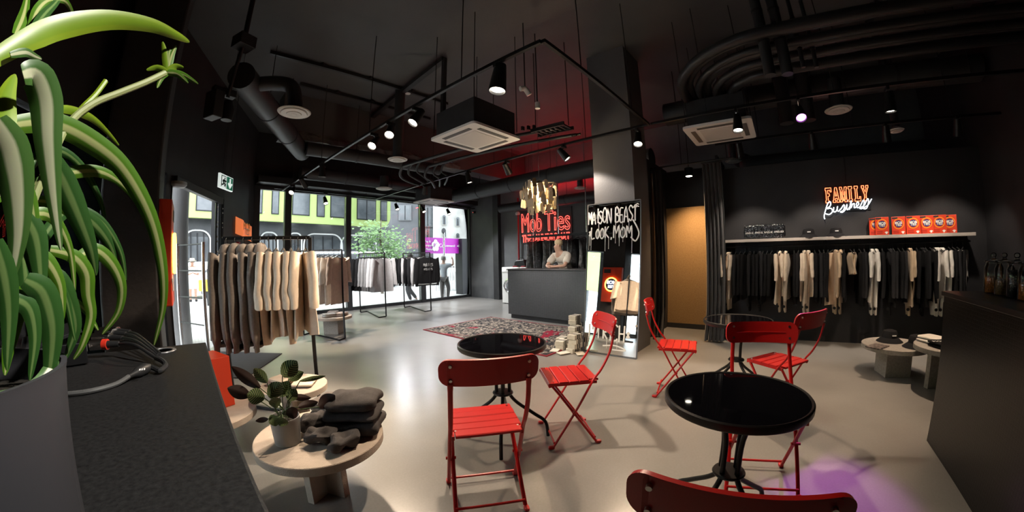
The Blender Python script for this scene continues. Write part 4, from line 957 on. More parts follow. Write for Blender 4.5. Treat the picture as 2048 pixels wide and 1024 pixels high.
text('MOB', .13, emat('ring_white', (.9, .95, 1), 4), lb_, LM(0, .055), extrude=.003, bold=.003); text('TIES', .11, MATS['ring_white'], lb_, LM(0, -.065), extrude=.003, bold=.003)
MB().bb(.12, .125, .05, .26, .33, .44).build('black_panel', BLK, lb_, 0); MB().prism([(-.06, 0), (.06, 0), (.06, .1), (.1, .08), (.1, .12), (.04, .15), (-.04, .15), (-.1, .12), (-.1, .08), (-.06, .1)], .006, O=(.122, -.2, -.36), U=(0, 1, 0), V=(0, 0, 1)).build('shirt_emblem', IV, lb_, 0)
a, b_ = on_line(469, 450, EB, ED), on_line(497, 455, EB, ED); zt, zb = on_line(483, 438, EB, ED).z, on_line(483, 470, EB, ED).z
po = thing('glowing_poster', 'small curled orange and white poster glowing on the entrance wall', 'poster'); rows = []; w = (b_ - a).xy.length
eu = Vector((EU.x, EU.y, 0)); en = Vector((-EN.x, -EN.y, 0))
for i in range(7): rows.append([a.xy.to_3d() + eu * (w * j / 8) + en * (.03 + .05 * math.sin(j / 8 * PI * 1.6) ** 2) + Vector((0, 0, zb + (zt - zb) * i / 6 - .12 * j / 8)) for j in range(9)])
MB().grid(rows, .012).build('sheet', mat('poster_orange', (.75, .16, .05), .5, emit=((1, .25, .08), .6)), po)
def qp(t, v): return frameM(a.xy.to_3d() + eu * w * t + en * .11 + Vector((0, 0, zb + (zt - zb) * v - .12 * t)), eu, (0, 0, 1))
text('MOB', .24, YEL, po, qp(.5, .66)); text('TIES', .2, IV, po, qp(.5, .36))
cp = on_line(470, 490, EB, ED); tag(MB().box((cp.x + .06, cp.y - .03, cp.z), (.12, .06, .12), math.atan2(EU.y, EU.x)).build('fire_alarm_button', mat('alarm_red', (.6, .02, .02), .4), None, 0, .008), 'small red fire alarm button below the poster', 'alarm button')
# ---------------------------------------------------------------- garments: x across the shoulders, y along the rail, z=0 at the rail
def cloth(name, c1, c2=None, sc=22):
    c2 = c2 or tuple(min(1, k * 1.22) for k in c1)
    return mat(name, c1, .92, spec=.15, var=(sc, c2, .3), bump=(220, .25), sheen=.15 if max(c1) > .1 else 0)
K_TAUPE = cloth('washed_taupe', (.17, .145, .128), (.23, .2, .178), 60); K_CREAM = cloth('cream_cotton', (.66, .545, .43)); K_WHITE = cloth('off_white_cotton', (.62, .59, .55))
K_TAN = cloth('tan_cotton', (.5, .37, .25)); K_ROSE = cloth('rose_taupe_cotton', (.5, .4, .345)); K_BLACK = cloth('black_cotton', (.009, .009, .010)); K_GREY = cloth('grey_marl', (.25, .25, .26)); K_LGREY = cloth('light_grey_marl', (.5, .5, .52))
K_CHAR = cloth('charcoal_cotton', (.018, .018, .02)); K_SHADE = cloth('dark_taupe', (.26, .21, .185))
HM = mat('hanger_black', (.02, .02, .02), .4)
def body_mesh(name, m, L=.72, W=.27, T=.045, seed=0, flare=.08, fold=None):
    fold = min(.018, T * .42) if fold is None else fold
    rnd = random.Random(seed); ph = [rnd.uniform(0, 6) for _ in range(4)]; n, rws = 36, 14; mb = MB(); vs = []
    for i in range(rws + 1):
        s = i / rws; w = W * (1 + flare * s) * (1 - .03 * math.sin(s * 3)); t = T * (.3 + .7 * min(1, s * 5)) * (1 + .25 * math.sin(ph[0] + 4 * s))
        for j in range(n):
            a = 2 * PI * j / n; c = math.cos(a); x = w * math.copysign(abs(c) ** .75, c); y = t * math.sin(a)
            y += fold * min(1, s * 1.6) * (math.sin(x * 26 + ph[1] + 1.2 * math.sin(3 * s + ph[2])) + .6 * math.sin(x * 47 + ph[2] + s * 2)) + .02 * s * math.sin(ph[3] + 3 * s)
            z = -.10 - L * s - .24 * abs(x) * max(0, 1 - s * 2.2) - (.01 * math.sin(x * 20 + ph[1]) if i == rws else 0)
            if i == 0 and abs(x) < .09: z -= .035 * (1 - abs(x) / .09)
            vs.append((x, y, z))
    fs = [(i * n + j, i * n + (j + 1) % n, (i + 1) * n + (j + 1) % n, (i + 1) * n + j) for i in range(rws) for j in range(n)]
    fs += [tuple(range(n))[::-1], tuple(rws * n + j for j in range(n))]
    mb.add(vs, fs); return mb.mesh(name, m, 60)
def sleeve_mesh(name, m, side, L=.3, W=.27, r0=.085, r1=.07, seed=0, cuff=False, out=.07):
    rnd = random.Random(seed + 77); ph = rnd.uniform(0, 6); n, rws = 16, 12; vs = []
    for i in range(rws + 1):
        s = i / rws; r = r0 + (r1 - r0) * s; k = 1.
        if cuff: k = 1 + .18 * math.sin(s * PI) ; r *= k; r = r if s < .88 else r * (.62 if s < .99 else .58)
        cx = side * (W * .9 + out * s ** .7); cz = -.155 - L * s
        for j in range(n):
            a = 2 * PI * j / n; wv = 1 + .10 * math.sin(3 * a + ph + 5 * s) * s + .05 * math.sin(14 * s + 2 * a)
            vs.append((cx + .72 * r * math.cos(a) * wv, .42 * r * math.sin(a) * wv + .004 * math.sin(5 * s + ph), cz + (.035 * math.cos(a) * side if i == 0 else 0) - (.02 * side * math.cos(a) if i == rws and not cuff else 0)))
    fs = [(i * n + j, i * n + (j + 1) % n, (i + 1) * n + (j + 1) % n, (i + 1) * n + j) for i in range(rws) for j in range(n)] + [tuple(range(n))[::-1], tuple(rws * n + j for j in range(n))]
    return MB().add(vs, fs).mesh(name, m, 60)
def hanger_mesh():
    mb = MB(); mb.tube([(-.2, 0, -.15), (-.1, 0, -.115), (0, 0, -.085), (.1, 0, -.115), (.2, 0, -.15)], .008, 6)
    mb.tube([(0, 0, -.085), (0, 0, -.03)] + [(.018 - .018 * math.cos(t), 0, -.02 + .032 * math.sin(t) * 1) for t in [PI * k / 6 for k in range(7)]], .0035, 6)
    return mb.mesh('hanger', HM)
HANG = hanger_mesh()
KIND = {}
def kind(key, m, **k):
    """body, two sleeves and whatever else makes one kind of garment"""
    if key in KIND: return KIND[key]
    L = k.get('L', .66); W = k.get('W', .27); sl = k.get('sl', .26); cuff = k.get('cuff', False); out = []
    seed = len(KIND)
    out.append(('body', body_mesh('body', m, L, W, k.get('T', .028), seed, k.get('flare', .06))))
    if sl:
        for s in (-1, 1): out.append(('sleeve', sleeve_mesh('sleeve', m, s, sl, W, k.get('r0', .09), k.get('r1', .075), seed * 3 + s, cuff, k.get('out', .06))))
    if k.get('hood'): out.append(('hood', MB().soft((0, .0, -.115), (.25, .12, .15), .8, .8, 20, 10, .022, 9, seed).mesh('hood', m)))
    if k.get('hem'): out.append(('hem_band', body_mesh('hem_band', k['hem'], .06, W * .93, .04, seed, 0, .01), (0, 0, -L)))
    KIND[key] = out; return out
def hang(name, label, cat, parts, x, y, z, rz, group, full=True, name2=None):
    o = thing(name, label, cat, (x, y, z), rz, group)
    for p in parts:
        c = link(p[0], p[1], o)
        if len(p) > 2: c.location = p[2]
    link('hanger', HANG, o)
    return o
TEE = dict(L=.62, W=.27, sl=.30, r0=.10, r1=.09, out=.08); HOOD = dict(L=.64, W=.28, sl=.66, r0=.095, r1=.085, cuff=True, hood=True, T=.036, out=.03)
def rack_frame(label, a, b, h, m=None, foot=.22, sq=.025):
    """a,b plan ends of the rail; Z-shaped foot bars"""
    m = m or BLKM; a, b = Vector((*a, 0)), Vector((*b, 0)); t = (b - a).normalized(); n = Vector((-t.y, t.x, 0))
    o = thing('clothes_rack', label, 'clothes rack', group='black steel clothes racks')
    up = Vector((0, 0, h)); e = Vector((0, 0, sq / 2))
    MB().bar(a + up, b + up, sq, sq).build('top_bar', m, o, 0, .002)
    MB().bar(a + e, a + up, sq, sq, up=n).build('post', m, o, 0, .002); MB().bar(b + e, b + up, sq, sq, up=n).build('post', m, o, 0, .002)
    MB().bar(a + e, a + n * foot + e, sq, sq).build('foot_bar', m, o, 0, .002); MB().bar(b + e, b - n * foot + e, sq, sq).build('foot_bar', m, o, 0, .002)
    MB().bar(a + n * foot + e, b - n * foot + e, sq, sq).build('base_bar', m, o, 0, .002)
    return o
def fill(a, b, h, items, t0, t1, rzj=.08, seed=1):
    """items = list of (name, label, category, kind key, kind args); hung from t0 to t1 along the rail"""
    rnd = random.Random(seed); a, b = Vector((*a, 0)), Vector((*b, 0)); d = b - a; az = math.atan2(d.y, d.x); n = len(items)
    for i, it in enumerate(items):
        t = t0 + (t1 - t0) * (i / max(1, n - 1)); p = a + d * t
        hang(it[0], it[1], it[2], kind(it[3], **it[4]), p.x, p.y, h - .005, az - PI / 2 + rnd.uniform(-rzj, rzj) + (it[6] if len(it) > 6 else 0), it[5])
# --- rack 1: taupe hoodies and cream tees
R1a, R1b = onZ(446, 477, 1.615).xy, onZ(620, 475, 1.615).xy
rack_frame('black clothes rack with taupe hoodies and cream tees beside the cabinet', R1a, R1b, 1.615, foot=.2, sq=.032)
its = []
for k in range(5): its.append(('hoodie', 'washed taupe hoodie on the nearest rack, %s from its left end' % ORD[k], 'hoodie', 'hood%d' % (k % 3), dict(m=K_TAUPE, **{**HOOD, 'L': .76 + .02 * (k % 3), 'sl': .80, 'W': .30, 'hem': K_TAUPE}), 'taupe hoodies on the nearest rack'))
fill(R1a, R1b, 1.61, its, .05, .44, .10, 3)
its = []
for k in range(6): its.append(('cream_tee', 'cream boxy tee on the nearest rack, %s from its right post' % ORD[5 - k], 'tee shirt', 'cream%d' % (k % 3), dict(m=K_CREAM, **{**TEE, 'L': .80 - .03 * (k % 3), 'sl': .42, 'r0': .11, 'r1': .10, 'W': .29}), 'cream tees on the nearest rack', .25 if k == 5 else 0))
fill(R1a, R1b, 1.61, its, .53, .95, .10, 5)
# --- rack 4: tan tees beyond
R4b = Vector((2.47, 6.16)); R4a = Vector((1.95, 6.95))
rack_frame('black clothes rack with rose-tan tees beyond the hoodie rack', R4a, R4b, 1.59, foot=.18)
cols = [('dark taupe', K_SHADE), ('rose tan', K_ROSE), ('pale tan', K_TAN), ('dark taupe', K_SHADE), ('off-white', K_WHITE), ('rose tan', K_ROSE), ('off-white', K_WHITE), ('rose tan', K_ROSE)]; its = []
for k, (n, m) in enumerate(cols): its.append(('tee_shirt', '%s tee on the rack beyond the hoodies, %s from its right post' % (n, ORD[len(cols) - 1 - k]), 'tee shirt', 'r4' + n, dict(m=m, **{**TEE, 'L': .84, 'sl': .42}), 'tees on the second rack'))
fill(R4a, R4b, 1.585, its, .12, .93, .12, 7)
# --- rack 2
R2a, R2b = Vector((4.06, 8.93)), Vector((4.24, 7.84))
rack_frame('slanted black clothes rack with grey marl shirts by the window', R2a, R2b, 1.57)
cols = [('black', K_BLACK)] * 4 + [('charcoal', K_CHAR)] + [('grey marl', K_GREY)] * 4 + [('light grey', K_LGREY)] * 3; its = []
for k, (n, m) in enumerate(cols): its.append(('shirt', '%s shirt on the slanted window rack, %s from its near post' % (n, ORD[len(cols) - 1 - k]), 'shirt', 'r2' + n + str(k % 2), dict(m=m, **{**TEE, 'sl': .64, 'W': .30, 'L': .84}), 'shirts on the slanted window rack'))
fill(R2a, R2b, 1.565, its, .08, .96, .12, 9)
# --- rack 3
R3a, R3b = Vector((5.44, 8.93)), Vector((5.58, 7.80))
rack_frame('black clothes rack with varsity jackets next to the magenta sign', R3a, R3b, 1.57)
cols = [('black', K_BLACK), ('charcoal', K_CHAR), ('light grey', K_LGREY), ('black', K_BLACK), ('charcoal', K_CHAR), ('light grey', K_LGREY), ('black', K_BLACK)]; its = []
for k, (n, m) in enumerate(cols): its.append(('jacket', '%s jacket on the right-hand window rack, %s from its near post' % (n, ORD[len(cols) - k]), 'jacket', 'r3' + n, dict(m=m, **{**HOOD, 'hood': False, 'L': .74, 'sl': .74}), 'jackets on the right-hand window rack'))
fill(R3a, R3b, 1.565, its, .06, .78, .12, 4)
p = R3a.lerp(R3b, .9)
STR = mat('jacket_stripe', (.4, .4, .4), .8)
vj = hang('varsity_jacket', 'black varsity jacket with white script on its back, nearest on the rack', 'jacket', kind('varsity', K_BLACK, **{**HOOD, 'hood': False, 'L': .72, 'sl': .74, 'W': .34, 'hem': K_CHAR}), p.x, p.y, 1.565, 0, None)
vj.rotation_euler = (0, 0, math.atan2(R3b.y - R3a.y, R3b.x - R3a.x) + PI / 2 - .2)
mb = MB(); strokes('MOB TIES', .035, .07, .006, (-.16, -.085, -.36), (1, 0, 0), (0, 0, 1), .005, mb, .1, 2); strokes('ATELIERS', .03, .05, .006, (-.15, -.085, -.46), (1, 0, 0), (0, 0, 1), .004, mb, .1, 3); mb.build('back_script', STR, vj)
for k in range(2): MB().tube(smooth_path([(-.29, -.03, -.845 + .02 * k), (-.15, -.065, -.848 + .02 * k), (.15, -.065, -.848 + .02 * k), (.29, -.03, -.845 + .02 * k)], 4), .004, 6).build('hem_stripe', STR, vj)
# --- long wall rail under the shelf
rail = thing('garment_rail', 'long black garment rail under the pale wall shelf', 'rail')
MB().cyl((6.26, .8, 1.50), (6.26, -2.75, 1.50), .014, n=10).build('bar', BLKM, rail)
for y in (.6, -.3, -1.2, -2.1, -2.7): MB().bar((6.26, y, 1.51), (6.26, y, 1.585), .012).build('bracket', BLKM, rail, 0)
WG = {'cream': ('cream', K_CREAM), 'black': ('black', K_BLACK), 'char': ('charcoal', K_CHAR), 'white': ('off-white', K_WHITE), 'tan': ('tan', K_TAN)}
lst = [(1453, 'cream'), (1463, 'cream')] + [(1472 + 9 * i, 'black' if i % 3 else 'char') for i in range(9)] + [(1555, 'cream'), (1565, 'cream'), (1576, 'cream'), (1588, 'black'), (1597, 'char'), (1606, 'cream'), (1612, 'cream'), (1619, 'cream')]
lst += [(1629, 'black'), (1638, 'char'), (1647, 'black'), (1656, 'black'), (1666, 'tan'), (1675, 'tan'), (1688, 'black'), (1718, 'black'), (1728, 'char'), (1740, 'white'), (1748, 'white')]
lst += [(1764, 'black'), (1776, 'char'), (1786, 'char'), (1796, 'black'), (1805, 'char'), (1815, 'tan'), (1823, 'tan'), (1833, 'black'), (1842, 'black'), (1851, 'char'), (1860, 'black'), (1868, 'white'), (1877, 'white'), (1887, 'white'), (1897, 'black'), (1905, 'char'), (1914, 'black'), (1926, 'white')]
cnt = {}
rnd = random.Random(21)
for i, (px, c) in enumerate(lst):
    n, m = WG[c]; q = onX(px, 500, 6.26); k = cnt.get(c, 0); cnt[c] = k + 1
    ky = 'w%s%d' % (c, i % 3)
    num = ORD[k] if k < 16 else str(k + 1) + 'th'
    hang('hanging_shirt', '%s shirt on the long wall rail, %s %s one from the curtain' % (n, num, n), 'shirt',
         kind(ky, m, L=.66 + .06 * (i % 3), W=.25, sl=.30 + (.28 if c in ('black', 'char') else .05 * (i % 2)), r0=.075, r1=.06, T=.02, out=.05), 6.26, q.y, 1.505, rnd.uniform(-.2, .05) + (-.5 if px == 1666 else 0) + (-.55 if px == 1926 else 0), 'shirts on the long wall rail')
# matching trousers hung behind some shirts
tro = [(1458, 'cream'), (1560, 'cream'), (1571, 'cream'), (1609, 'cream'), (1616, 'cream'), (1671, 'tan'), (1681, 'tan'), (1744, 'white'), (1752, 'white'), (1819, 'tan'), (1872, 'white'), (1883, 'white'), (1781, 'char'), (1846, 'black'), (1500, 'black'), (1520, 'char')]
def trouser_mesh(m, seed):
    mb = MB(); rnd = random.Random(seed)
    for s in (-1, 1):
        mb.tube(smooth_path([(s * .05, 0, -.10), (s * .06, 0, -.45), (s * .065 + .02, .012, -.8), (s * .06 + .03, 0, -1.02)], 4), [.075, .075, .075, .075, .078, .078, .076, .074, .07, .064, .058, .054, .05], 12, flat=(Vector((0, 1, 0)), .38))
    mb.soft((0, 0, -.14), (.26, .05, .12), .6, .6, 16, 8)
    return mb.mesh('legs', m, 60)
tm = {}; cnt = {}
for i, (px, c) in enumerate(tro):
    n, m = WG[c]; q = onX(px, 500, 6.26); k = cnt.get(c, 0); cnt[c] = k + 1
    if c not in tm: tm[c] = trouser_mesh(m, i)
    o = thing('hanging_trousers', '%s trousers on the long wall rail, %s %s pair from the curtain' % (n, ORD[k], n), 'trousers', (6.26, q.y, 1.505), rnd.uniform(-.2, .1), 'trousers on the long wall rail')
    link('legs', tm[c], o); link('hanger', HANG, o)
    MB().lathe([(.022, 0), (.022, .008), (.01, .012)], c=(-.09, .03, -.93), n=14, M=Matrix.Rotation(-PI / 2, 3, 'Y')).build('security_tag', BLKM, o)
for k, px in enumerate((1700, 1708)):
    q = onX(px, 500, 6.26); o = thing('crop_shirt', 'short beige crop top on the wall rail near its middle, %s one' % ['left', 'right'][k], 'top', (6.26, q.y, 1.505), .1 - .2 * k, 'beige crop tops')
    link('body', body_mesh('body', K_TAN, .34, .16, .03, 50 + k, .1), o); link('hanger', HANG, o)
# --- plastic wrapped garments on the conveyor behind the till
cv = thing('laundry_conveyor', 'steel conveyor rail of wrapped clothes behind the till', 'rail'); y0_, y1_ = onX(1062, 470, 7.55).y, onX(1180, 470, 7.55).y; zc = onX(1120, 470, 7.55).z
MB().bar((7.55, y0_ + .1, zc), (7.55, y1_ - 1.4, zc), .05, .06).build('rail', DKM, cv, 0)
for t in (.05, .5, .95): MB().cyl((7.55, y0_ + (y1_ - y0_) * t, zc), (7.55, y0_ + (y1_ - y0_) * t, CZ), .014, n=8).build('hanger_rod', CHROME, cv)
PLAS = mat('plastic_film', (.16, .165, .17), .12, spec=.9, var=(12, (.34, .35, .36), .12), bump=(26, 1.0)); PLAD = mat('plastic_film_dark', (.02, .02, .022), .12, spec=.9, bump=(26, 1.0))
bags = [body_mesh('garment_bag', m, .85 + .06 * k, .26, .05, 60 + k, .02, .025) for k, m in enumerate((PLAS, PLAS, PLAD))]
for k in range(14):
    y = y0_ - .05 + (y1_ - y0_ - .5) * k / 13; o = thing('wrapped_garment', 'plastic-wrapped %s garment behind the till, %s from the left' % ('dark' if k % 3 == 2 else 'grey', ORD[k]), 'garment', (7.55, y, zc), .15 * math.sin(k * 2.1), 'plastic-wrapped garments behind the till')
    link('garment_bag', bags[k % 3], o); link('hanger', HANG, o)
# --- folded clothes
def folded(name, label, cat, c, d, m, rz=0, seed=0, layers=2, group=None, amp=.008):
    o = thing(name, label, cat, c, rz, group); h = d[2] / layers
    for k in range(layers):
        MB().soft((.004 * (k % 2), .003 * k, h * (k + .5) + .002), (d[0] * (1 - .03 * k), d[1] * (1 - .02 * k), h * 1.02), .30, .55 if layers > 1 or d[2] < .06 else .8, 44, 18, amp, 9, seed + k).build('folded_layer', m, o)
    return o
K_ASH = cloth('ash_fleece', (.055, .05, .05), (.085, .078, .076), 30); K_ASH2 = cloth('brown_fleece', (.12, .098, .088), (.16, .135, .12), 30)
Z = .387
folded('folded_sweatpants', 'bottom folded charcoal sweatpants of the pile on plant table', 'sweatpants', (.80, 1.97, Z), (.27, .34, .09), K_ASH, .95, 1, 1, 'folded sweatpants on the plant table', .03)
folded('folded_sweatpants', 'middle folded charcoal sweatpants of the pile on plant table', 'sweatpants', (.805, 1.975, Z + .078), (.26, .32, .075), K_ASH, .85, 4, 1, 'folded sweatpants on the plant table', .03)
folded('folded_sweatpants', 'top folded dark sweatpants of the pile on plant table', 'sweatpants', (.815, 1.985, Z + .142), (.26, .32, .085), K_ASH, .92, 7, 1, 'folded sweatpants on the plant table', .03)
folded('folded_sweatshirt', 'brown folded sweatshirt behind the charcoal pile', 'sweatshirt', (.80, 2.27, Z), (.24, .28, .11), K_ASH2, .6, 9, 3, None, .014)
for k, (x, y, s) in enumerate(((.58, 1.93, .1), (.60, 2.10, .12), (.66, 1.80, .09))):
    tag(MB().soft((x, y, Z + s / 2), (.11, .19, s * .9), .6, .75, 30, 16, .034, 15, k + 20, .9 + .5 * k).build('rolled_garment', K_ASH, None), 'rolled charcoal garment beside the plant pot, %s' % ['middle roll', 'rear roll', 'front roll'][k], 'garment', 'rolled garments on the plant table')
for k, (x, y, dz, a) in enumerate(((.63, 2.99, 0, .4), (.78, 2.88, 0, 1.0), (.65, 2.98, .032, .5))):
    folded('folded_shirt', 'cream folded shirt on the low table under the rack, %s' % ['lower left', 'right one', 'upper left'][k], 'shirt', (x, y, .432 + dz), (.22, .17, .03), K_CREAM, a, 30 + k, 1, 'cream folded shirts')
for k, (x, y, m, n) in enumerate(((2.4, 6.72, K_WHITE, 'off-white'), (2.62, 6.68, K_ROSE, 'rose tan'), (2.56, 6.95, K_SHADE, 'dark taupe'))):
    folded('folded_shirt', '%s folded shirt on the low table by the window' % n, 'shirt', (x, y, .342), (.26, .2, .06), m, .5 * k, 40 + k, 2, 'folded shirts by the window')
EZ = .472
folded('folded_tee', 'lower off-white folded tee on the higher round table', 'tee shirt', (4.50, -1.62, EZ), (.27, .22, .03), K_WHITE, .5, 51, 1, 'folded tees on the higher round table', .004)
folded('folded_tee', 'upper off-white folded tee with black print on the round table', 'tee shirt', (4.51, -1.63, EZ + .03), (.26, .21, .03), K_WHITE, .6, 52, 1, 'folded tees on the higher round table', .004)
t = folded('folded_tee', 'black folded tee with white print on the higher round table', 'tee shirt', (4.27, -1.66, EZ), (.27, .22, .055), K_BLACK, .45, 53, 2, 'folded tees on the higher round table', .004)
text('MOB TIES', .06, IV, t, frameM((0, 0, .060), (-.3, -1, 0), (1, -.3, 0)), extrude=.001)
t2 = tag(MB().box((4.72, -1.12, .358), (.17, .24, .012), .9).build('magazine', mat('magazine_cover', (.3, .24, .22), .3, var=(30, (.03, .03, .03), .1)), None, 0), 'glossy magazine lying on the lower round table', 'magazine')
# ---------------------------------------------------------------- wall shelf and what stands on it
SHELF = 1.615
sh = thing('wall_shelf', 'long pale grey wooden wall shelf above the garment rail', 'shelf')
MB().bb(6.18, 6.5, -2.80, .88, SHELF - .045, SHELF).build('board', mat('shelf_oak', (.42, .38, .345), .6, var=(5, (.5, .46, .42))), sh, 0, .003)
for y in (.5, -.7, -1.9, -2.6):
    b_ = MB(); b_.bar((6.49, y, SHELF - .045), (6.49, y, SHELF - .3), .025, .012); b_.bar((6.49, y, SHELF - .28), (6.25, y, SHELF - .05), .02, .012); b_.build('bracket', BLKM, sh, 0)
def detergent(label, x, y, z, rz, s=1.0, g='orange boxes on the wall shelf'):
    """front faces local -x; width along y"""
    o = thing('detergent_box', label, 'box', (x, y, z), rz, g); w, d, h = .2 * s, .1 * s, .27 * s
    MB().bb(-d / 2, d / 2, -w / 2, w / 2, 0, h).build('carton', ORG, o, 0, .003)
    Mf = Matrix.Rotation(-PI / 2, 3, 'Y')
    MB().lathe([(w * .39, 0), (w * .39, .002)], c=(-d / 2, 0, h * .6), n=32, M=Mf).build('yellow_ring', YEL, o)
    MB().lathe([(w * .34, 0), (w * .34, .002)], c=(-d / 2 - .001, 0, h * .6), n=32, M=Mf).build('orange_ring', ORG, o)
    MB().lathe([(w * .27, 0), (w * .27, .002)], c=(-d / 2 - .0025, 0, h * .6), n=28, M=Mf).build('navy_disc', NAVY, o)
    f = lambda v: frameM((-d / 2 - .006, 0, h * v), (0, -1, 0), (0, 0, 1))
    text('MOB', w * .25, IV, o, f(.65), bold=.001, extrude=.001); text('TIES', w * .24, IV, o, f(.53), bold=.001, extrude=.001)
    MB().bb(-d / 2 - .002, -d / 2, w * .05, w * .46, h * .88, h * .97).build('black_flash', BLK, o, 0)
    MB().prism([(a * w * .12, b * w * .14) for a, b in [(-.5, 0), (.5, 0), (.5, .8), (.95, .55), (1.1, .85), (.4, 1.25), (-.4, 1.25), (-1.1, .85), (-.95, .55), (-.5, .8)]], .002, O=(-d / 2, -w * .3, h * .06), U=(0, -1, 0), V=(0, 0, 1)).build('shirt_emblem', IV, o, 0)
    for k in range(2): MB().bb(-d / 2 - .0015, -d / 2, -w * .02, w * .4, h * (.08 + .09 * k), h * (.13 + .09 * k)).build('small_print', mat('box_red', (.35, .02, .01), .5), o, 0)
    return o
bx = [(1752, 6.40, -.25, 'leftmost and half hidden'), (1764, 6.32, -.2, 'second from left'), (1797, 6.34, -.25, 'third from left'), (1826, 6.32, -.2, 'fourth from left'), (1853, 6.34, -.25, 'fifth from left'), (1878, 6.32, -.2, 'sixth from left'), (1899, 6.40, -.3, 'rightmost and half hidden')]
for px, x, rz, lab in bx:
    q = onX(px, 450, x); detergent('orange round-logo box on the wall shelf, %s' % lab, x, q.y, SHELF, rz, .95)
detergent('red-orange detergent box standing on the low table by the cabinet', .14, 3.2, .302, R(20), 1.45, None)
# black film pouches with white lettering
POU = mat('pouch_film', (.006, .006, .007), .1, spec=.9, bump=(16, 1.0))
for k, px in enumerate((1500, 1519, 1538, 1558)):
    q = onX(px, 460, 6.33 - .045 * k); o = thing('black_pouch', 'glossy black pouch on the wall shelf, %s of four' % ['leftmost', 'second', 'third', 'rightmost'][k], 'pouch', (6.38 - .045 * k, q.y, SHELF), -.1, 'glossy black pouches')
    rnd = random.Random(k)
    MB().soft((0, 0, .115), (.04, .2, .23), .45, .45, 30, 16, .012, 14, k).build('film', POU, o)
    text('APRÈS-SEX', .04, IV, o, frameM((-.030, 0, .10), (0, -1, 0), (0, 0, 1)), extrude=.001, sx=.8)
    cr_ = MB()
    for j in range(26):
        y, z = rnd.uniform(-.09, .09), rnd.uniform(.01, .22); d = Vector((0, rnd.uniform(-1, 1), rnd.uniform(-1, 1))) * .02
        cr_.tube([Vector((-.021, y, z)), Vector((-.025, y, z)) + d], .0018, 4)
    c = cr_.build('painted_glints', mat('film_glint', (.7, .7, .75), .15, metal=.6), o); c['kind'] = 'stuff'  # pale streaks painted in as glints on the black film
def cap(name, label, x, y, z, rz, bucket=True, g=None):
    o = thing(name, label, 'hat', (x, y, z), rz, g); m = cloth('cap_twill', (.016, .016, .018))
    MB().lathe([(.092, .045), (.09, .09), (.075, .125), (.04, .137), (0, .14)], n=28).build('crown', m, o)
    MB().lathe([(.15, .006), (.155, .0), (.152, .004), (.095, .05), (.09, .045)], n=28).build('brim', m, o)
    MB().box((-.093, 0, .082), (.006, .05, .014)).build('white_tag', WPAINT, o, 0)
    return o
for px, lab in ((1617, 'left'), (1672, 'right')):
    q = onX(px, 465, 6.32); cap('bucket_hat', 'black bucket hat with white tag on the wall shelf, %s one' % lab, 6.32, q.y, SHELF, 0, True, 'bucket hats on the shelf')
cap('bucket_hat', 'black bucket hat with white tag on the lower round table', 5.05, -1.33, .352, .3); 
cap('bucket_hat', 'black bucket hat partly under the higher round table', 4.79, -1.56, .352, -.2)
# ---------------------------------------------------------------- neon signs
ns = thing('neon_sign', 'red FAMILY and white script Business neon sign on the black wall', 'neon sign')
NU, NV = Vector((0, -1, 0)), Vector((0, 0, 1)); c0, c1 = onX(1651, 392, 6.46), onX(1738, 386, 6.46); wF = c0.y - c1.y
# slab outline letters
SLAB = {'F': [[(0, 0), (.5, 0), (.5, .2), (.38, .25), (.38, .62), (.62, .62), (.62, .85), (.38, .85), (.38, 1.18), (.72, 1.18), (.74, 1.0), (.92, 1.0), (.92, 1.4), (0, 1.4), (0, 1.2), (.1, 1.15), (.1, .25), (0, .2), (0, 0)]],
        'A': [[(0, 0), (.4, 0), (.4, .18), (.33, .22), (.37, .38), (.65, .38), (.69, .22), (.6, .18), (.6, 0), (1, 0), (1, .18), (.92, .22), (.64, 1.4), (.38, 1.4), (.09, .22), (0, .18), (0, 0)], [(.41, .58), (.51, 1.02), (.61, .58), (.41, .58)]],
        'M': [[(0, 0), (.32, 0), (.32, .2), (.25, .22), (.26, .98), (.48, .1), (.56, .1), (.78, .98), (.78, .22), (.7, .2), (.7, 0), (1.05, 0), (1.05, .2), (.98, .22), (.98, 1.18), (1.05, 1.2), (1.05, 1.4), (.74, 1.4), (.52, .62), (.3, 1.4), (0, 1.4), (0, 1.2), (.08, 1.18), (.08, .22), (0, .2), (0, 0)]],
        'I': [[(.2, 0), (.75, 0), (.75, .2), (.62, .24), (.62, 1.16), (.75, 1.2), (.75, 1.4), (.2, 1.4), (.2, 1.2), (.33, 1.16), (.33, .24), (.2, .2), (.2, 0)]],
        'L': [[(0, 0), (.9, 0), (.9, .42), (.72, .42), (.7, .22), (.4, .22), (.4, 1.16), (.52, 1.2), (.52, 1.4), (0, 1.4), (0, 1.2), (.12, 1.16), (.12, .24), (0, .2), (0, 0)]],
        'Y': [[(.28, 0), (.72, 0), (.72, .2), (.63, .24), (.63, .58), (.93, 1.16), (1, 1.2), (1, 1.4), (.66, 1.4), (.66, 1.2), (.7, 1.16), (.51, .78), (.3, 1.16), (.36, 1.2), (.36, 1.4), (0, 1.4), (0, 1.2), (.08, 1.16), (.37, .58), (.37, .24), (.28, .2), (.28, 0)]]}
hF = onX(1695, 375, 6.46).z - onX(1695, 405, 6.46).z; lw = wF / 6.1
zF = onX(1651, 406, 6.46).z
RG = emat('neon_orange_red', (1, .16, .06), 5)
for i, ch in enumerate('FAMILY'):
    for st in SLAB[ch]:
        MB().tube([Vector((6.455, c0.y, zF)) + NU * (i * lw * 1.02 + a * lw * .92) + NV * (b / 1.4 * hF) for a, b in st], .0055, 6).build('red_letter_tube', RG, ns)
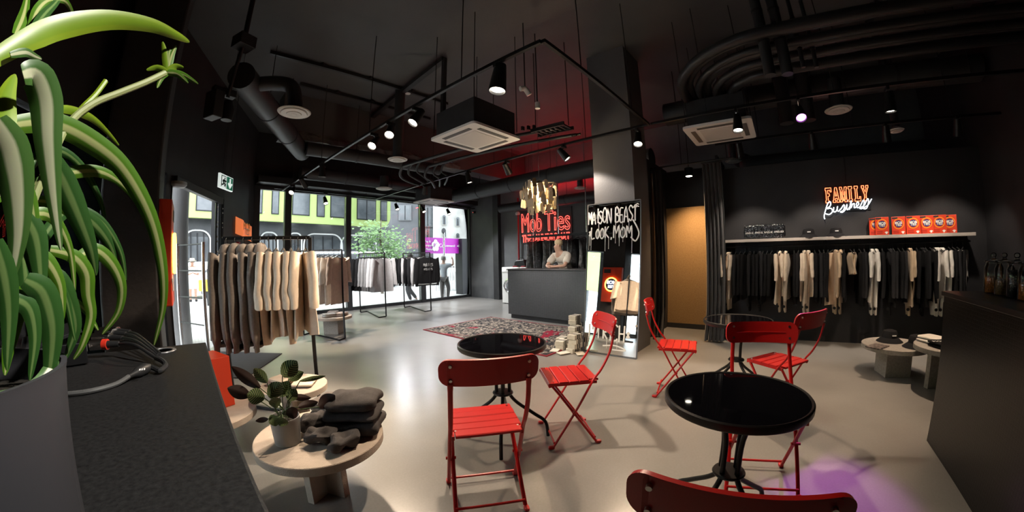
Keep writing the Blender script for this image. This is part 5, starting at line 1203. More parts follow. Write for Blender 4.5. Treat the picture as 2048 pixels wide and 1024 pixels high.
SC = [[(0.02, -.25), (.0, .0), (.1, .55), (.2, .95), (.3, .98), (.28, .7), (.14, .52), (.3, .5), (.36, .25), (.22, .05), (.06, .15)], [(.42, .55), (.4, .25), (.46, .18), (.54, .3), (.58, .58), (.56, .28), (.62, .2), (.7, .35)], [(.7, .3), (.84, .62), (.86, .42), (.8, .2), (.68, .12), (.78, .08), (.9, .25)],
      [(.9, .3), (.98, .62), (.95, .3), (1.0, .22), (1.08, .4)], [(1.0, .85), (1.01, .88)], [(1.06, .2), (1.16, .85), (1.12, .3), (1.2, .55), (1.28, .58), (1.26, .3), (1.34, .3)], [(1.34, .32), (1.46, .5), (1.42, .68), (1.36, .5), (1.4, .25), (1.52, .32)], [(1.52, .35), (1.66, .75), (1.68, .5), (1.6, .15), (1.48, .2), (1.66, .3)], [(1.68, .35), (1.84, .8), (1.86, .5), (1.76, .1), (1.64, .15), (1.84, .35), (2.0, .75)]]
cB = onX(1648, 428, 6.46); wB = cB.y - onX(1744, 410, 6.46).y; hB = .20
for st in SC:
    MB().tube(smooth_path([Vector((6.45, cB.y, cB.z)) + NU * (a / 2 * wB) + NV * (b * hB + a * .035 - .03) for a, b in st], 4), .007, 6).build('white_script_tube', TUBE_WHITE, ns)
MB().bb(6.485, 6.5, c1.y - .02, c0.y + .02, cB.z + .03, zF + hF + .02).build('backing_plate', BLKM, ns, 0)
MB().tube([(6.49, (c0.y + c1.y) / 2, zF + hF), (6.49, (c0.y + c1.y) / 2 - .01, 2.83)], .004, 5).build('power_cable', BLKM, ns)
# laundromat sign
n2 = thing('neon_sign', 'red outline Mob Ties The Laundromat neon sign behind the till', 'neon sign')
XN = 8.6; a_, b_ = onX(1043, 445, XN), onX(1140, 445, XN); wN = a_.y - b_.y; zc1 = (onX(1090, 427, XN).z + onX(1090, 461, XN).z) / 2
MX = lambda y, z: frameM((XN, y, z), (0, -1, 0), (0, 0, 1))
def fit_text(body, w, h, y, z, ol, m, par):
    o = text(body, 1, m, par, MX(y, z), outline=ol, name='neon_lettering'); vs = [v.co for v in o.data.vertices]; x0, x1 = min(v.x for v in vs), max(v.x for v in vs); y0, y1 = min(v.y for v in vs), max(v.y for v in vs)
    sx_, sy_ = w / (x1 - x0), h / (y1 - y0)
    o.matrix_local = MX(y, z) @ Matrix.Diagonal((sx_, sy_, (sx_ * sy_) ** .5, 1)) @ Matrix.Translation((-(x0 + x1) / 2, -(y0 + y1) / 2, 0)); return o
my = (a_.y + b_.y) / 2
fit_text('Mob', wN * .44, .60, a_.y - wN * .22, zc1 + .02, .010, TUBE_RED, n2); fit_text('Ties', wN * .50, .60, b_.y + wN * .25, zc1 + .02, .010, TUBE_RED, n2)
fit_text('THE LAUNDROMAT', wN * .98, .24, my, onX(1090, 475, XN).z, .02, TUBE_RED, n2)
MB().bb(8.62, 8.65, b_.y - .05, a_.y + .05, onX(1090, 485, XN).z, onX(1090, 418, XN).z).build('backing_plate', mat('sign_back', (.05, .05, .055), .5), n2, 0)
# red tube lamp above the sign, added to wash the ceiling red
rt = thing('added_red_tube', 'red tube added above the till to throw red light on the ceiling', 'lamp')
MB().cyl((8.3, 6.9, 3.55), (8.3, 3.4, 3.55), .018, n=10).build('tube', emat('red_tube', (1, .02, .03), 42), rt)
MB().bb(8.26, 8.34, 3.4, 6.9, 3.49, 3.52).build('batten', BLKM, rt, 0)
for y in (3.8, 6.5): MB().cyl((8.3, y, 3.5), (8.3, y, CZ), .006, n=6).build('hanger_rod', DKM, rt)
for y in (7.2, 2.85):
    o = thing('red_standpipe', 'thin red vertical pipe on the back wall %s the neon sign' % ('left of' if y > 5 else 'right of'), 'pipe'); MB().cyl((8.58, y, 1.0), (8.58, y, 3.3), .03, n=10).build('pipe', mat('pipe_red', (.25, .01, .015), .4), o)
    MB().lathe([(.07, 0), (.075, .06), (.05, .1)], c=(8.56, y, 2.75), n=16).build('fitting', WHITE, o)
# ---------------------------------------------------------------- chandelier of paper tags
TAG = mat('brass_tag', (.45, .34, .18), .4, metal=.15); TAGP = mat('cream_tag', (.72, .6, .42), .6); TAGD = mat('dark_brass_tag', (.14, .095, .045), .4, metal=.1)
cc = atd(1079, 400, 5.3); chd = thing('tag_chandelier', 'chandelier of brass and cream luggage tags above the rug', 'chandelier', (cc.x, cc.y, 0))
zt = atd(1079, 357, 5.3).z; zb = atd(1079, 430, 5.3).z; zm = (zt + zb) / 2; rad = .28
MB().cyl((0, 0, zt - .06), (0, 0, CZ), .004, n=6).build('suspension_wire', CHROME, chd)
MB().lathe([(.05, 0), (.05, .03), (.01, .05)], c=(0, 0, zt - .08), n=16).build('hub', BLKM, chd)
rnd = random.Random(17); tgm = [MB().prism([(-.028, 0), (.028, 0), (.028, .105), (.014, .125), (-.014, .125), (-.028, .105)], .003, O=(0, 0, -.125), U=(1, 0, 0), V=(0, 0, 1)).mesh('tag', m, 0) for m in (TAG, TAGP, TAGD)]
for k in range(12):
    a = k * PI / 6; r = rad * (1 if k % 2 else .6); MB().tube([(0, 0, zt - .07), (r * math.cos(a), r * math.sin(a), zt - .1 - .05 * (k % 3))], .003, 5).build('arm', TAG, chd)
for k in range(110):
    a = rnd.uniform(0, 2 * PI); r = rad * math.sqrt(rnd.uniform(.02, 1)); hh = (zt - zb) * (1 - .45 * (r / rad) ** 2)
    z = zt - .04 - (zt - zb - .14) * rnd.random() * (1 - .35 * (r / rad) ** 2); o = link('luggage_tag', tgm[rnd.choice((0, 1, 1, 1, 1, 2))], chd); o.location = (r * math.cos(a), r * math.sin(a), z); o.rotation_euler = (rnd.uniform(-.12, .12), rnd.uniform(-.15, .15), rnd.uniform(0, PI)); o.scale = (1.05, 1, 1.05)
    MB().cyl((r * math.cos(a), r * math.sin(a), z), (r * .9 * math.cos(a), r * .9 * math.sin(a), zt - .06), .0012, n=4).build('thread', CHROME, chd)
l = bpy.data.lights.new('bulb', 'POINT'); l.energy = 70; l.color = (1, .75, .45); l.shadow_soft_size = .05; lo = bpy.data.objects.new('bulb_light', l); C.objects.link(lo); lo.parent = chd; lo.location = (0, 0, zm + .12)
MB().soft((0, 0, zm + .12), (.06, .06, .09), .9, .9, 16, 10).build('bulb', emat('bulb_glow', (1, .75, .45), 6), chd)
# ---------------------------------------------------------------- glass jars on the bar
for k, (x, y, col, n, lv) in enumerate(((3.05, -1.50, (.62, .2, .03), 'orange sweets', .10), (2.905, -1.50, (.3, .16, .06), 'brown nuts', .09), (2.75, -1.50, (.015, .012, .015), 'dark liquorice', .15), (2.6, -1.49, (.55, .42, .08), 'yellow sweets', .09))):
    o = thing('glass_jar', 'lidded glass jar of %s on the bar' % n, 'jar', (x, y, 1.107), 0, 'glass jars on the bar')
    MB().lathe([(.001, .002), (.058, .002), (.062, .01), (.062, .165), (.05, .19), (.05, .2)], n=32).build('vessel', JAR, o)
    MB().lathe([(.056, .2), (.06, .205), (.06, .212), (.02, .218), (.012, .226), (.012, .232)], n=28).build('lid', JAR, o); MB().soft((0, 0, .247), (.036, .036, .032), .9, .8, 16, 10).build('knob', JAR, o)
    MB().lathe([(.0, .006), (.055, .006), (.055, lv), (.03, lv + .012), (0, lv + .008)], n=24).build('contents', mat('jar_' + n.split()[1], col, .5, var=(70, tuple(min(1, c * 1.7) for c in col), .12), bump=(90, 1)), o)
# ---------------------------------------------------------------- black cabinet at the left edge
CT = 1.235
CABM = mat('cabinet_black', (.010, .010, .011), .5, spec=.25, var=(200, (.022, .022, .023), .2), bump=(500, .1))
cb = thing('black_cabinet', 'waist-high black cabinet in the lower left corner', 'cabinet')
MB().bb(-.45, .028, .08, .875, CT - .03, CT).build('top_panel', CABM, cb, 0, .003)
MB().bb(-.44, .018, .09, .865, .06, CT - .03).build('carcass', CABM, cb, 0)
MB().bb(-.42, .0, .11, .845, 0, .06).build('plinth', BLK, cb, 0)
for k in range(2):
    d = MB().bb(.018, .028, .10 + .385 * k, .475 + .385 * k, .08, CT - .04).build('door', CABM, cb, 0, .002); MB().bar((.036, .43 + .1 * k, .7), (.036, .43 + .1 * k, .85), .01).build('handle', DKM, d, 0)
g = onZ(326, 702, CT); MB().lathe([(.018, .0005), (.019, .002), (.024, .002), (.025, .0005)], c=(g.x, g.y, CT), n=32).build('cable_grommet', mat('grommet_grey', (.2, .2, .21), .3, metal=.3), cb); MB().lathe([(.018, .0008), (0, .0009)], c=(g.x, g.y, CT), n=24).build('grommet_hole', mat('hole_black', (.001, .001, .001), .9, spec=0), cb)
# ---------------------------------------------------------------- audio interface and its cables
mx = thing('audio_mixer', 'small black audio mixer behind the spider plant', 'mixer', (0, 0, CT)); p = onZ(172, 712, CT)
MX_ = frameM((p.x - .05, p.y - .02, 0), (.95, .3, 0), (-.3, .95, 0)) @ Matrix.Scale(.5, 4)
def mxb(name, c, d, m, par=None, bevel=.002):
    o = MB().box((0, 0, 0), d).build(name, m, par or mx, 0, bevel); o.matrix_local = MX_ @ Matrix.Translation(c); return o
mxb('chassis', (0, 0, .04), (.2, .3, .07), BLKM); 
lid = MB().box((0, 0, 0), (.19, .28, .012)).build('sloped_panel', DKM, mx, 0, .002); lid.matrix_local = MX_ @ Matrix.Translation((0, 0, .09)) @ Matrix.Rotation(-.25, 4, 'Y')
mxb('screen', (-.02, .02, .112), (.1, .16, .004), mat('mixer_screen', (.12, .12, .13), .15), None, 0)
for k in range(4): mxb('jack_socket', (.1, -.10 + .06 * k, .05), (.012, .026, .026), CHROME)
for k in range(5): o = MB().cyl((0, 0, 0), (0, 0, .018), .009, n=12).build('knob', CHROME, mx); o.matrix_local = MX_ @ Matrix.Translation((.05, -.1 + .05 * k, .078))
NIK = mat('nickel', (.55, .5, .46), .25, metal=1); RUB = mat('cable_rubber', (.02, .02, .021), .45); RED_ = mat('ring_red', (.7, .04, .02), .4)
spec = [((180, 691), (206, 689), (238, 688), RED_), ((186, 676), (212, 675), (245, 676), NIK), ((192, 668), (218, 667), (252, 668), NIK), ((200, 663), (226, 662), (260, 664), NIK)]
join = onZ(312, 716, CT + .010)
for k, (a, b, c, m) in enumerate(spec):
    zz = CT + .024; A_, B_, C_ = onZ(*a, zz), onZ(*b, zz), onZ(*c, zz); o = thing('microphone_cable', 'black audio cable with %s plug on the cabinet, %s from the front' % ('red-ringed' if m is RED_ else 'nickel', ORD[k]), 'cable', group='audio cables on the cabinet')
    MB().cyl(A_, B_, .0092, n=18).build('plug_shell', NIK, o); MB().cyl(B_, B_ + (C_ - B_) * .3, .0097, n=18).build('coupling_ring', m, o); MB().tube([B_ + (C_ - B_) * .2, C_], [.0072, .005], 12).build('strain_relief', RUB, o)
    e = join + Vector((.002 * k, .003 * k, .002 * k)); md = C_.lerp(e, .55) + Vector((.0, 0, .009 - .0015 * k))
    MB().tube(smooth_path([C_, C_.lerp(md, .5) + Vector((0, 0, .003)), md, e], 6), .0029, 8).build('lead', RUB, o)
o = thing('cable_splitter', 'black cable splitter with white dotted badge on the cabinet', 'cable')
S0, S1 = onZ(300, 733, CT + .009), onZ(268, 748, CT + .008)
lp = [join, onZ(325, 722, CT + .009), onZ(331, 731, CT + .007), onZ(320, 741, CT + .006), onZ(312, 738, CT + .007), S0]
MB().tube(smooth_path(lp, 5), .0042, 8).build('looped_lead', RUB, o)
MB().tube([S0, S0.lerp(S1, .3), S0.lerp(S1, .75), S1, S1 + (S1 - S0) * .3], [.0045, .0085, .008, .0045, .0032], 14).build('splitter_body', RUB, o)
cbg = onZ(284, 739, CT + .0175)
for i in range(3):
    for j in range(3):
        c = cbg + Vector(((i - 1) * .0030, (j - 1) * .0030, 0)); MB().lathe([(.0013, 0), (.0008, .0006)], c=c, n=8).build('badge_dot', WPAINT, o)
tail = [S1 + (S1 - S0) * .3] + [onZ(x, y, CT + .004) for x, y in ((232, 768), (190, 780), (145, 787), (90, 790))]
MB().tube(smooth_path(tail, 5), .0034, 8).build('tail_lead', mat('cable_grey', (.09, .09, .09), .5), o)
# ---------------------------------------------------------------- spider plant in a grey planter
def stripe_mat(name, edge, mid, width, soft=.08, dark=None):
    m = bpy.data.materials.new(name); m.use_nodes = True; nt = m.node_tree; b = nt.nodes['Principled BSDF']
    uv = nt.nodes.new('ShaderNodeUVMap'); uv.uv_map = 'UVMap'; s = nt.nodes.new('ShaderNodeSeparateXYZ'); nt.links.new(uv.outputs[0], s.inputs[0])
    r = nt.nodes.new('ShaderNodeValToRGB'); e = r.color_ramp.elements; e[0].position = 0; e[0].color = (*edge, 1); e[1].position = 1; e[1].color = (*edge, 1)
    for p, c in ((.5 - width - soft, edge), (.5 - width, mid), (.5 + width, mid), (.5 + width + soft, edge)): k = e.new(p); k.color = (*c, 1)
    nt.links.new(s.outputs[0], r.inputs[0]); nt.links.new(r.outputs[0], b.inputs['Base Color']); b.inputs['Roughness'].default_value = .38
    if 'Subsurface Weight' in b.inputs: b.inputs['Subsurface Weight'].default_value = .15; b.inputs['Subsurface Radius'].default_value = (.01, .02, .005)
    MATS[name] = m; return m
SPA = stripe_mat('spider_leaf', (.08, .20, .012), (.46, .50, .20), .10); SPB = stripe_mat('spider_leaf_lime', (.22, .33, .015), (.18, .30, .015), .2); SPC = stripe_mat('spider_leaf_dark', (.03, .10, .018), (.16, .26, .08), .08); SPD = stripe_mat('spider_leaf_pale', (.06, .15, .03), (.55, .58, .38), .14)
pot = thing('spider_plant', 'spider plant with long striped leaves in a grey planter', 'plant', (-.135, .234, CT))
MB().lathe([(.056, 0), (.058, .002), (.068, .112), (.069, .116), (.066, .116), (.063, .095)], n=40).build('planter', mat('planter_grey', (.05, .05, .058), .5), pot)
MB().lathe([(.064, .098), (0, .1)], n=24).build('soil', mat('soil', (.02, .015, .01), .95, bump=(60, 1)), pot)
PO = Vector((-.135, .234, CT))
def strap(pts, w, r0, r1, m, name='leaf', curl=.25):
    """pixel path, width in pixels at the widest, horizontal range at base and tip"""
    n = len(pts); P_ = [atd(x, y, .62 * (r0 + (r1 - r0) * i / (n - 1))) - PO for i, (x, y) in enumerate(pts)]
    P_ = smooth_path(P_, 5); rows = []; N = len(P_)
    for i, p in enumerate(P_):
        s = i / (N - 1); t = (P_[min(i + 1, N - 1)] - P_[max(i - 1, 0)]).normalized(); v = (p + PO - EYE); dist = v.length; v.normalize()
        a = t.cross(v).normalized(); hw = w / F * dist * .34 * (min(1, .55 + s * 2.2) if s < .25 else 1) * (1 - max(0, s - .35) / .65) ** .75 + .0003
        rows.append([p + a * hw * (k / 3 - 1) + v * hw * curl * (abs(k / 3 - 1)) ** 2 for k in range(7)])
    MB().grid(rows, .0005).build(name, m, pot, 70, uv=True)
LV = [([(-30, 130), (60, 78), (130, 52), (220, 40), (300, 50), (350, 70), (378, 84)], 46, .40, .50, SPB), ([(100, 218), (140, 220), (180, 235), (210, 260), (237, 290)], 15, .44, .5, SPB),
      ([(-20, 262), (60, 246), (120, 252), (180, 282), (240, 330), (285, 400), (312, 470), (326, 550), (325, 620), (308, 690)], 46, .42, .52, SPA), ([(60, 370), (130, 348), (190, 342), (230, 358), (262, 388), (290, 430)], 24, .46, .5, SPA),
      ([(45, 150), (72, 150), (92, 200), (96, 280), (102, 350), (110, 420), (122, 500)], 62, .36, .40, SPD), ([(-10, 240), (20, 300), (34, 380), (36, 470), (24, 560)], 74, .34, .38, SPD), ([(100, 310), (130, 370), (160, 440), (182, 500), (192, 550)], 50, .42, .46, SPC),
      ([(-10, 330), (4, 250), (14, 190), (30, 150)], 50, .36, .4, SPB), ([(60, 400), (110, 408), (150, 440), (165, 480)], 18, .44, .46, SPA), ([(150, 520), (190, 500), (225, 530), (243, 575), (236, 625), (205, 668)], 28, .46, .5, SPA),
      ([(100, 500), (145, 512), (172, 545), (176, 590), (182, 635), (165, 690), (148, 718)], 30, .44, .47, SPA), ([(50, 560), (85, 585), (104, 650), (102, 720), (90, 800)], 54, .38, .40, SPC), ([(110, 720), (85, 760), (45, 780), (-10, 788)], 26, .40, .37, SPD),
      ([(-10, 480), (10, 560), (18, 640), (14, 740)], 46, .36, .38, SPC), ([(150, 420), (190, 450), (220, 490), (238, 540)], 30, .47, .5, SPC), ([(70, 560), (40, 600), (20, 680), (10, 750)], 40, .4, .4, SPA), ([(120, 560), (140, 610), (150, 660), (130, 720)], 34, .42, .44, SPC),
      ([(30, 70), (44, 40), (52, 10), (58, -30)], 18, .42, .5, SPA), ([(62, 66), (88, 30), (112, 5), (130, -20)], 16, .42, .5, SPC), ([(60, 60), (76, 20), (100, 0), (132, 4), (150, 40)], 17, .44, .5, SPA), ([(20, 110), (50, 105), (68, 112), (82, 118)], 14, .4, .42, SPD),
      ([(60, 600), (90, 560), (120, 555), (145, 600), (140, 660)], 34, .43, .45, SPC), ([(20, 560), (50, 520), (90, 520), (120, 570), (126, 640)], 40, .4, .42, SPA), ([(40, 420), (70, 470), (80, 540), (84, 620)], 44, .39, .4, SPC), ([(80, 640), (60, 600), (50, 540), (44, 480)], 40, .4, .4, SPC), ([(0, 620), (30, 600), (60, 620), (70, 680), (60, 760)], 40, .38, .39, SPC)]
LV += [([(40, 560), (90, 470), (140, 420), (200, 440), (240, 500), (252, 560)], 22, .46, .5, SPC), ([(30, 480), (70, 430), (110, 440), (140, 500), (150, 580)], 24, .42, .45, SPA), ([(10, 640), (40, 560), (90, 540), (130, 590), (150, 680)], 26, .4, .43, SPC),
       ([(20, 420), (60, 330), (110, 300), (160, 330), (200, 400), (214, 470)], 20, .45, .5, SPC), ([(-10, 400), (30, 360), (60, 400), (70, 480), (66, 560)], 30, .38, .4, SPA), ([(90, 640), (130, 600), (170, 620), (196, 660)], 18, .45, .47, SPA)]
for a in LV: strap(*a)
def stem(pts, w, r0, r1, m):
    n = len(pts); MB().tube(smooth_path([atd(x, y, .62 * (r0 + (r1 - r0) * i / (n - 1))) - PO for i, (x, y) in enumerate(pts)], 4), w / F * .16, 8).build('runner', m, pot)
RUN = mat('runner_green', (.34, .38, .16), .5)
stem([(60, 420), (110, 300), (140, 245), (185, 208), (240, 185), (290, 165), (330, 146)], 10, .43, .5, RUN); stem([(140, 245), (165, 215), (190, 190), (211, 162)], 8, .455, .48, MATS['spider_leaf_lime'])
for t in ((325, 84), (352, 92), (340, 98), (367, 135), (396, 168), (376, 166), (314, 176), (293, 140), (334, 100)):
    mx_, my_ = (334 + t[0]) / 2, (143 + t[1]) / 2 - 6; strap([(334, 145), (mx_, my_), t], 13, .5, .5, SPB if t[0] % 2 else SPA, 'plantlet_leaf')
# ---------------------------------------------------------------- calathea in a grey pot
CAL = bpy.data.materials.new('calathea_leaf'); CAL.use_nodes = True; nt = CAL.node_tree; b = nt.nodes['Principled BSDF']
uv = nt.nodes.new('ShaderNodeUVMap'); uv.uv_map = 'UVMap'; s = nt.nodes.new('ShaderNodeSeparateXYZ'); nt.links.new(uv.outputs[0], s.inputs[0])
ab = nt.nodes.new('ShaderNodeMath'); ab.operation = 'SUBTRACT'; ab.inputs[1].default_value = .5; nt.links.new(s.outputs[0], ab.inputs[0]); ab2 = nt.nodes.new('ShaderNodeMath'); ab2.operation = 'ABSOLUTE'; nt.links.new(ab.outputs[0], ab2.inputs[0])
m1 = nt.nodes.new('ShaderNodeMath'); m1.operation = 'MULTIPLY_ADD'; m1.inputs[1].default_value = -.55; nt.links.new(ab2.outputs[0], m1.inputs[0]); nt.links.new(s.outputs[1], m1.inputs[2])
m2 = nt.nodes.new('ShaderNodeMath'); m2.operation = 'MULTIPLY'; m2.inputs[1].default_value = 52; nt.links.new(m1.outputs[0], m2.inputs[0]); m3 = nt.nodes.new('ShaderNodeMath'); m3.operation = 'SINE'; nt.links.new(m2.outputs[0], m3.inputs[0])
r = nt.nodes.new('ShaderNodeValToRGB'); r.color_ramp.elements[0].position = .25; r.color_ramp.elements[0].color = (.015, .045, .014, 1); r.color_ramp.elements[1].position = .6; r.color_ramp.elements[1].color = (.25, .31, .12, 1); nt.links.new(m3.outputs[0], r.inputs[0]); nt.links.new(r.outputs[0], b.inputs['Base Color']); b.inputs['Roughness'].default_value = .45
CALD = mat('calathea_underside', (.03, .014, .012), .5)
cp_ = Vector((.42, 2.06, .387)); ca = thing('potted_calathea', 'calathea with striped leaves in a small grey pot', 'plant', cp_)
MB().lathe([(.072, 0), (.074, .003), (.084, .14), (.086, .145), (.086, .158), (.08, .158), (.078, .13)], n=36).build('pot', mat('pot_grey', (.26, .255, .25), .5), ca); MB().lathe([(.08, .13), (0, .135)], n=20).build('soil', MATS['soil'], ca)
rg_ = cp_.xy.length
CL = [((565, 752), (594, 722), 30, .0, CAL), ((577, 758), (607, 744), 18, .04, CAL), ((534, 765), (508, 737), 18, -.03, CAL), ((520, 776), (463, 733), 20, .05, CALD), ((500, 792), (455, 776), 22, -.05, CALD), ((529, 796), (494, 789), 26, -.09, CAL), ((537, 793), (564, 766), 26, -.06, CAL), ((560, 793), (578, 762), 24, .03, CAL),
      ((600, 762), (651, 752), 8, .0, CAL), ((585, 794), (622, 796), 12, .05, CALD), ((638, 814), (670, 790), 26, -.02, CALD), ((597, 814), (636, 804), 16, .02, CALD), ((556, 836), (538, 846), 20, -.09, CAL), ((566, 836), (562, 853), 20, -.1, CAL), ((536, 838), (511, 842), 9, -.03, CALD), ((580, 815), (590, 838), 20, -.06, CALD), ((553, 815), (548, 795), 20, -.08, CAL), ((576, 800), (592, 778), 22, .0, CAL)]
for k, (a, t, w, dr, m) in enumerate(CL):
    A_, T_ = atd(*a, rg_ + dr) - cp_, atd(*t, rg_ + dr * 1.3 + .02) - cp_; d = T_ - A_; L = d.length; d.normalize(); v = (A_ + cp_ - EYE).normalized(); sd = d.cross(v).normalized(); nn = sd.cross(d); rows = []
    for i in range(11):
        s_ = i / 10; hw = w / F * 2.2 * .52 * math.sin(PI * min(1, s_ * .94 + .05)) ** .75 + .0005; c = A_ + d * L * s_ + nn * L * .12 * math.sin(PI * s_)
        rows.append([c + sd * hw * (j / 4 - 1) + nn * hw * .25 * abs(j / 4 - 1) for j in range(9)])
    lf_ = MB().grid(rows, .0012).build('leaf', m, ca, 70, uv=True)
    rt_ = Vector((.03 * math.sin(k * 2.4), .03 * math.cos(k * 2.4), .15)); md = rt_.lerp(A_, .5) + Vector((0, 0, .015)); MB().tube(smooth_path([rt_, md, A_], 4), .0028, 6).build('stem', mat('calathea_stem', (.05, .08, .03), .5), ca)
# ---------------------------------------------------------------- people
SKIN = mat('skin', (.56, .34, .25), .5); SKIN_T = mat('skin_tan', (.4, .23, .16), .5)
def skin(name, nodes, edges, m, parent, sub=2, extra=0):
    """nodes: name -> (point, radius); one continuous skinned surface, rooted at the first node"""
    ks = list(nodes); me = bpy.data.meshes.new(name); me.from_pydata([nodes[k][0] for k in ks], [(ks.index(a), ks.index(b)) for a, b in edges], [])
    o = bpy.data.objects.new(name, me); C.objects.link(o); o.modifiers.new('s', 'SKIN'); sv = me.skin_vertices[0].data
    for i, k in enumerate(ks):
        r = nodes[k][1]; r = r if isinstance(r, tuple) else (r, r); sv[i].radius = (r[0] + extra, r[1] + extra); sv[i].use_root = i == 0
    s = o.modifiers.new('u', 'SUBSURF'); s.levels = s.render_levels = sub
    out = bpy.data.meshes.new_from_object(o.evaluated_get(bpy.context.evaluated_depsgraph_get())); bpy.data.objects.remove(o)
    out.name = name; out.materials.clear(); out.materials.append(m); out.shade_smooth()
    return link(name, out, parent)
def figure(label, loc, rz, h, arms, legs, top_m, leg_m, skin_m, hair_m, shorts=False, hat=None, shoe_m=None, lean=0):
    """arms: per side (elbow, wrist, hand) in fractions of height; legs: per side (knee, ankle)"""
    o = thing('person', label, 'person', loc, rz); N = {}; E = []
    def n(k, p, r): N[k] = (Vector(p) * h, r * h if not isinstance(r, tuple) else (r[0] * h, r[1] * h))
    n('pelvis', (0, 0, .52), (.075, .055)); n('waist', (0, lean * .4, .61), (.068, .05)); n('chest', (0, lean * .8, .73), (.082, .056)); n('collar', (0, lean, .81), (.05, .042)); n('neck', (0, lean * 1.1, .845), .03); n('jaw', (0, lean * 1.15 + .012, .885), (.04, .045)); n('head', (0, lean * 1.2, .94), (.046, .055)); n('crown', (0, lean * 1.2, .98), .03)
    E += [('pelvis', 'waist'), ('waist', 'chest'), ('chest', 'collar'), ('collar', 'neck'), ('neck', 'jaw'), ('jaw', 'head'), ('head', 'crown')]
    n('nose', (0, lean * 1.2 + .062, .915), .008); E.append(('jaw', 'nose'))
    for i, s in enumerate((-1, 1)):
        kn, an = legs[i]; n('hip%d' % i, (s * .05, 0, .49), .055); n('knee%d' % i, kn, .036); n('ankle%d' % i, an, .022); n('heel%d' % i, (an[0], an[1] - .01, .018), .02); n('toe%d' % i, (an[0] + s * .012, an[1] + .08, .014), .017)
        E += [('pelvis', 'hip%d' % i), ('hip%d' % i, 'knee%d' % i), ('knee%d' % i, 'ankle%d' % i), ('ankle%d' % i, 'heel%d' % i), ('heel%d' % i, 'toe%d' % i)]
        el, wr, hd = arms[i]; n('sh%d' % i, (s * .10, lean, .795), .036); n('el%d' % i, el, .025); n('wr%d' % i, wr, .017); n('hand%d' % i, hd, (.022, .013))
        E += [('collar', 'sh%d' % i), ('sh%d' % i, 'el%d' % i), ('el%d' % i, 'wr%d' % i), ('wr%d' % i, 'hand%d' % i)]
        d = (Vector(hd) - Vector(wr)).normalized(); sd = d.cross(Vector((0, 0, 1))); sd = sd.normalized() if sd.length > .1 else Vector((1, 0, 0))
        for f in range(5):
            b_ = Vector(hd) + sd * (f - 2) * .009 + (d * .012 if f else -d * .004); ln = (.03, .042, .046, .042, .034)[f]; t = b_ + (d if f else (d + sd * -1.2).normalized()) * ln + Vector((0, 0, -.006))
            n('k%d%d' % (i, f), b_.lerp(t, .45), .0062); n('f%d%d' % (i, f), t, .0052); E += [('hand%d' % i, 'k%d%d' % (i, f)), ('k%d%d' % (i, f), 'f%d%d' % (i, f))]
    bo = skin('body', N, E, skin_m, o)
    sub = lambda ks: {k: N[k] for k in ks}
    ed = lambda ks: [(a, b_) for a, b_ in E if a in ks and b_ in ks]
    tk = ['waist', 'chest', 'collar', 'sh0', 'sh1', 'el0', 'el1', 'pelvis']; T = sub(tk)
    for i in (0, 1): T['el%d' % i] = (N['sh%d' % i][0].lerp(N['el%d' % i][0], .82), .034 * h)
    skin('shirt', T, ed(tk), top_m, o, 2, .014 * h)
    lk = ['pelvis', 'hip0', 'hip1', 'knee0', 'knee1'] + ([] if shorts else ['ankle0', 'ankle1']); skin('shorts' if shorts else 'trousers', sub(lk), ed(lk), leg_m, o, 2, .013 * h)
    for i in (0, 1):
        a = N['heel%d' % i][0]; t = N['toe%d' % i][0]; MB().soft((a + t) / 2 + Vector((0, 0, .012 * h)), (.06 * h, .15 * h, .05 * h), .7, .6, 18, 10).build('shoe', shoe_m or WPAINT, o)
    hc = N['head'][0]
    MB().soft(hc + Vector((0, -.012 * h, .018 * h)), (.108 * h, .125 * h, .11 * h), .85, .85, 20, 12, .004, 20, 1).build('hair', hair_m, o)
    for s in (-1, 1): MB().soft(hc + Vector((s * .02 * h, .05 * h, -.008 * h)), (.014 * h, .01 * h, .009 * h), .9, .9, 10, 6).build('eye', BLK, o); MB().soft(hc + Vector((s * .052 * h, -.002 * h, -.015 * h)), (.012 * h, .026 * h, .038 * h), .9, .9, 10, 6).build('ear', skin_m, o)
    MB().soft(hc + Vector((0, .052 * h, -.045 * h)), (.03 * h, .008 * h, .008 * h), .9, .9, 10, 6).build('mouth', mat('lips', (.3, .1, .09), .5), o)
    if hat: MB().lathe([(.105 * h, 0), (.108 * h, .005 * h), (.062 * h, .012 * h), (.058 * h, .055 * h), (.05 * h, .068 * h), (0, .066 * h)], c=hc + Vector((0, 0, .02 * h)), n=28).build('sun_hat', hat, o)
    return o
HAIRB = mat('hair_blond', (.55, .42, .26), .6, bump=(80, .6)); HAIRD = mat('hair_dark', (.05, .035, .03), .6); HAIRG = mat('hair_grey', (.3, .28, .26), .6)
WTEE = cloth('white_tee', (.7, .7, .7)); BTEE = cloth('pale_blue_tee', (.45, .47, .5)); DTR = cloth('dark_trousers', (.05, .05, .055)); GTR = cloth('grey_trousers', (.13, .12, .115))
std = (((-.06, .005, .275), (-.06, 0, .04)), ((.06, .005, .275), (.06, 0, .04)))
q = onZ(889, 601, GZ); figure('woman outside in pale tee with one arm raised, back to the window', (q.x, q.y, GZ), R(-52), 1.62, (((-.15, .02, .63), (-.13, .08, .52), (-.125, .10, .485)), ((.21, .03, .80), (.20, .07, .91), (.185, .08, .945))), (((-.05, .005, .275), (-.05, 0, .04)), ((.09, .05, .28), (.08, -.02, .04))), BTEE, GTR, SKIN, HAIRG)
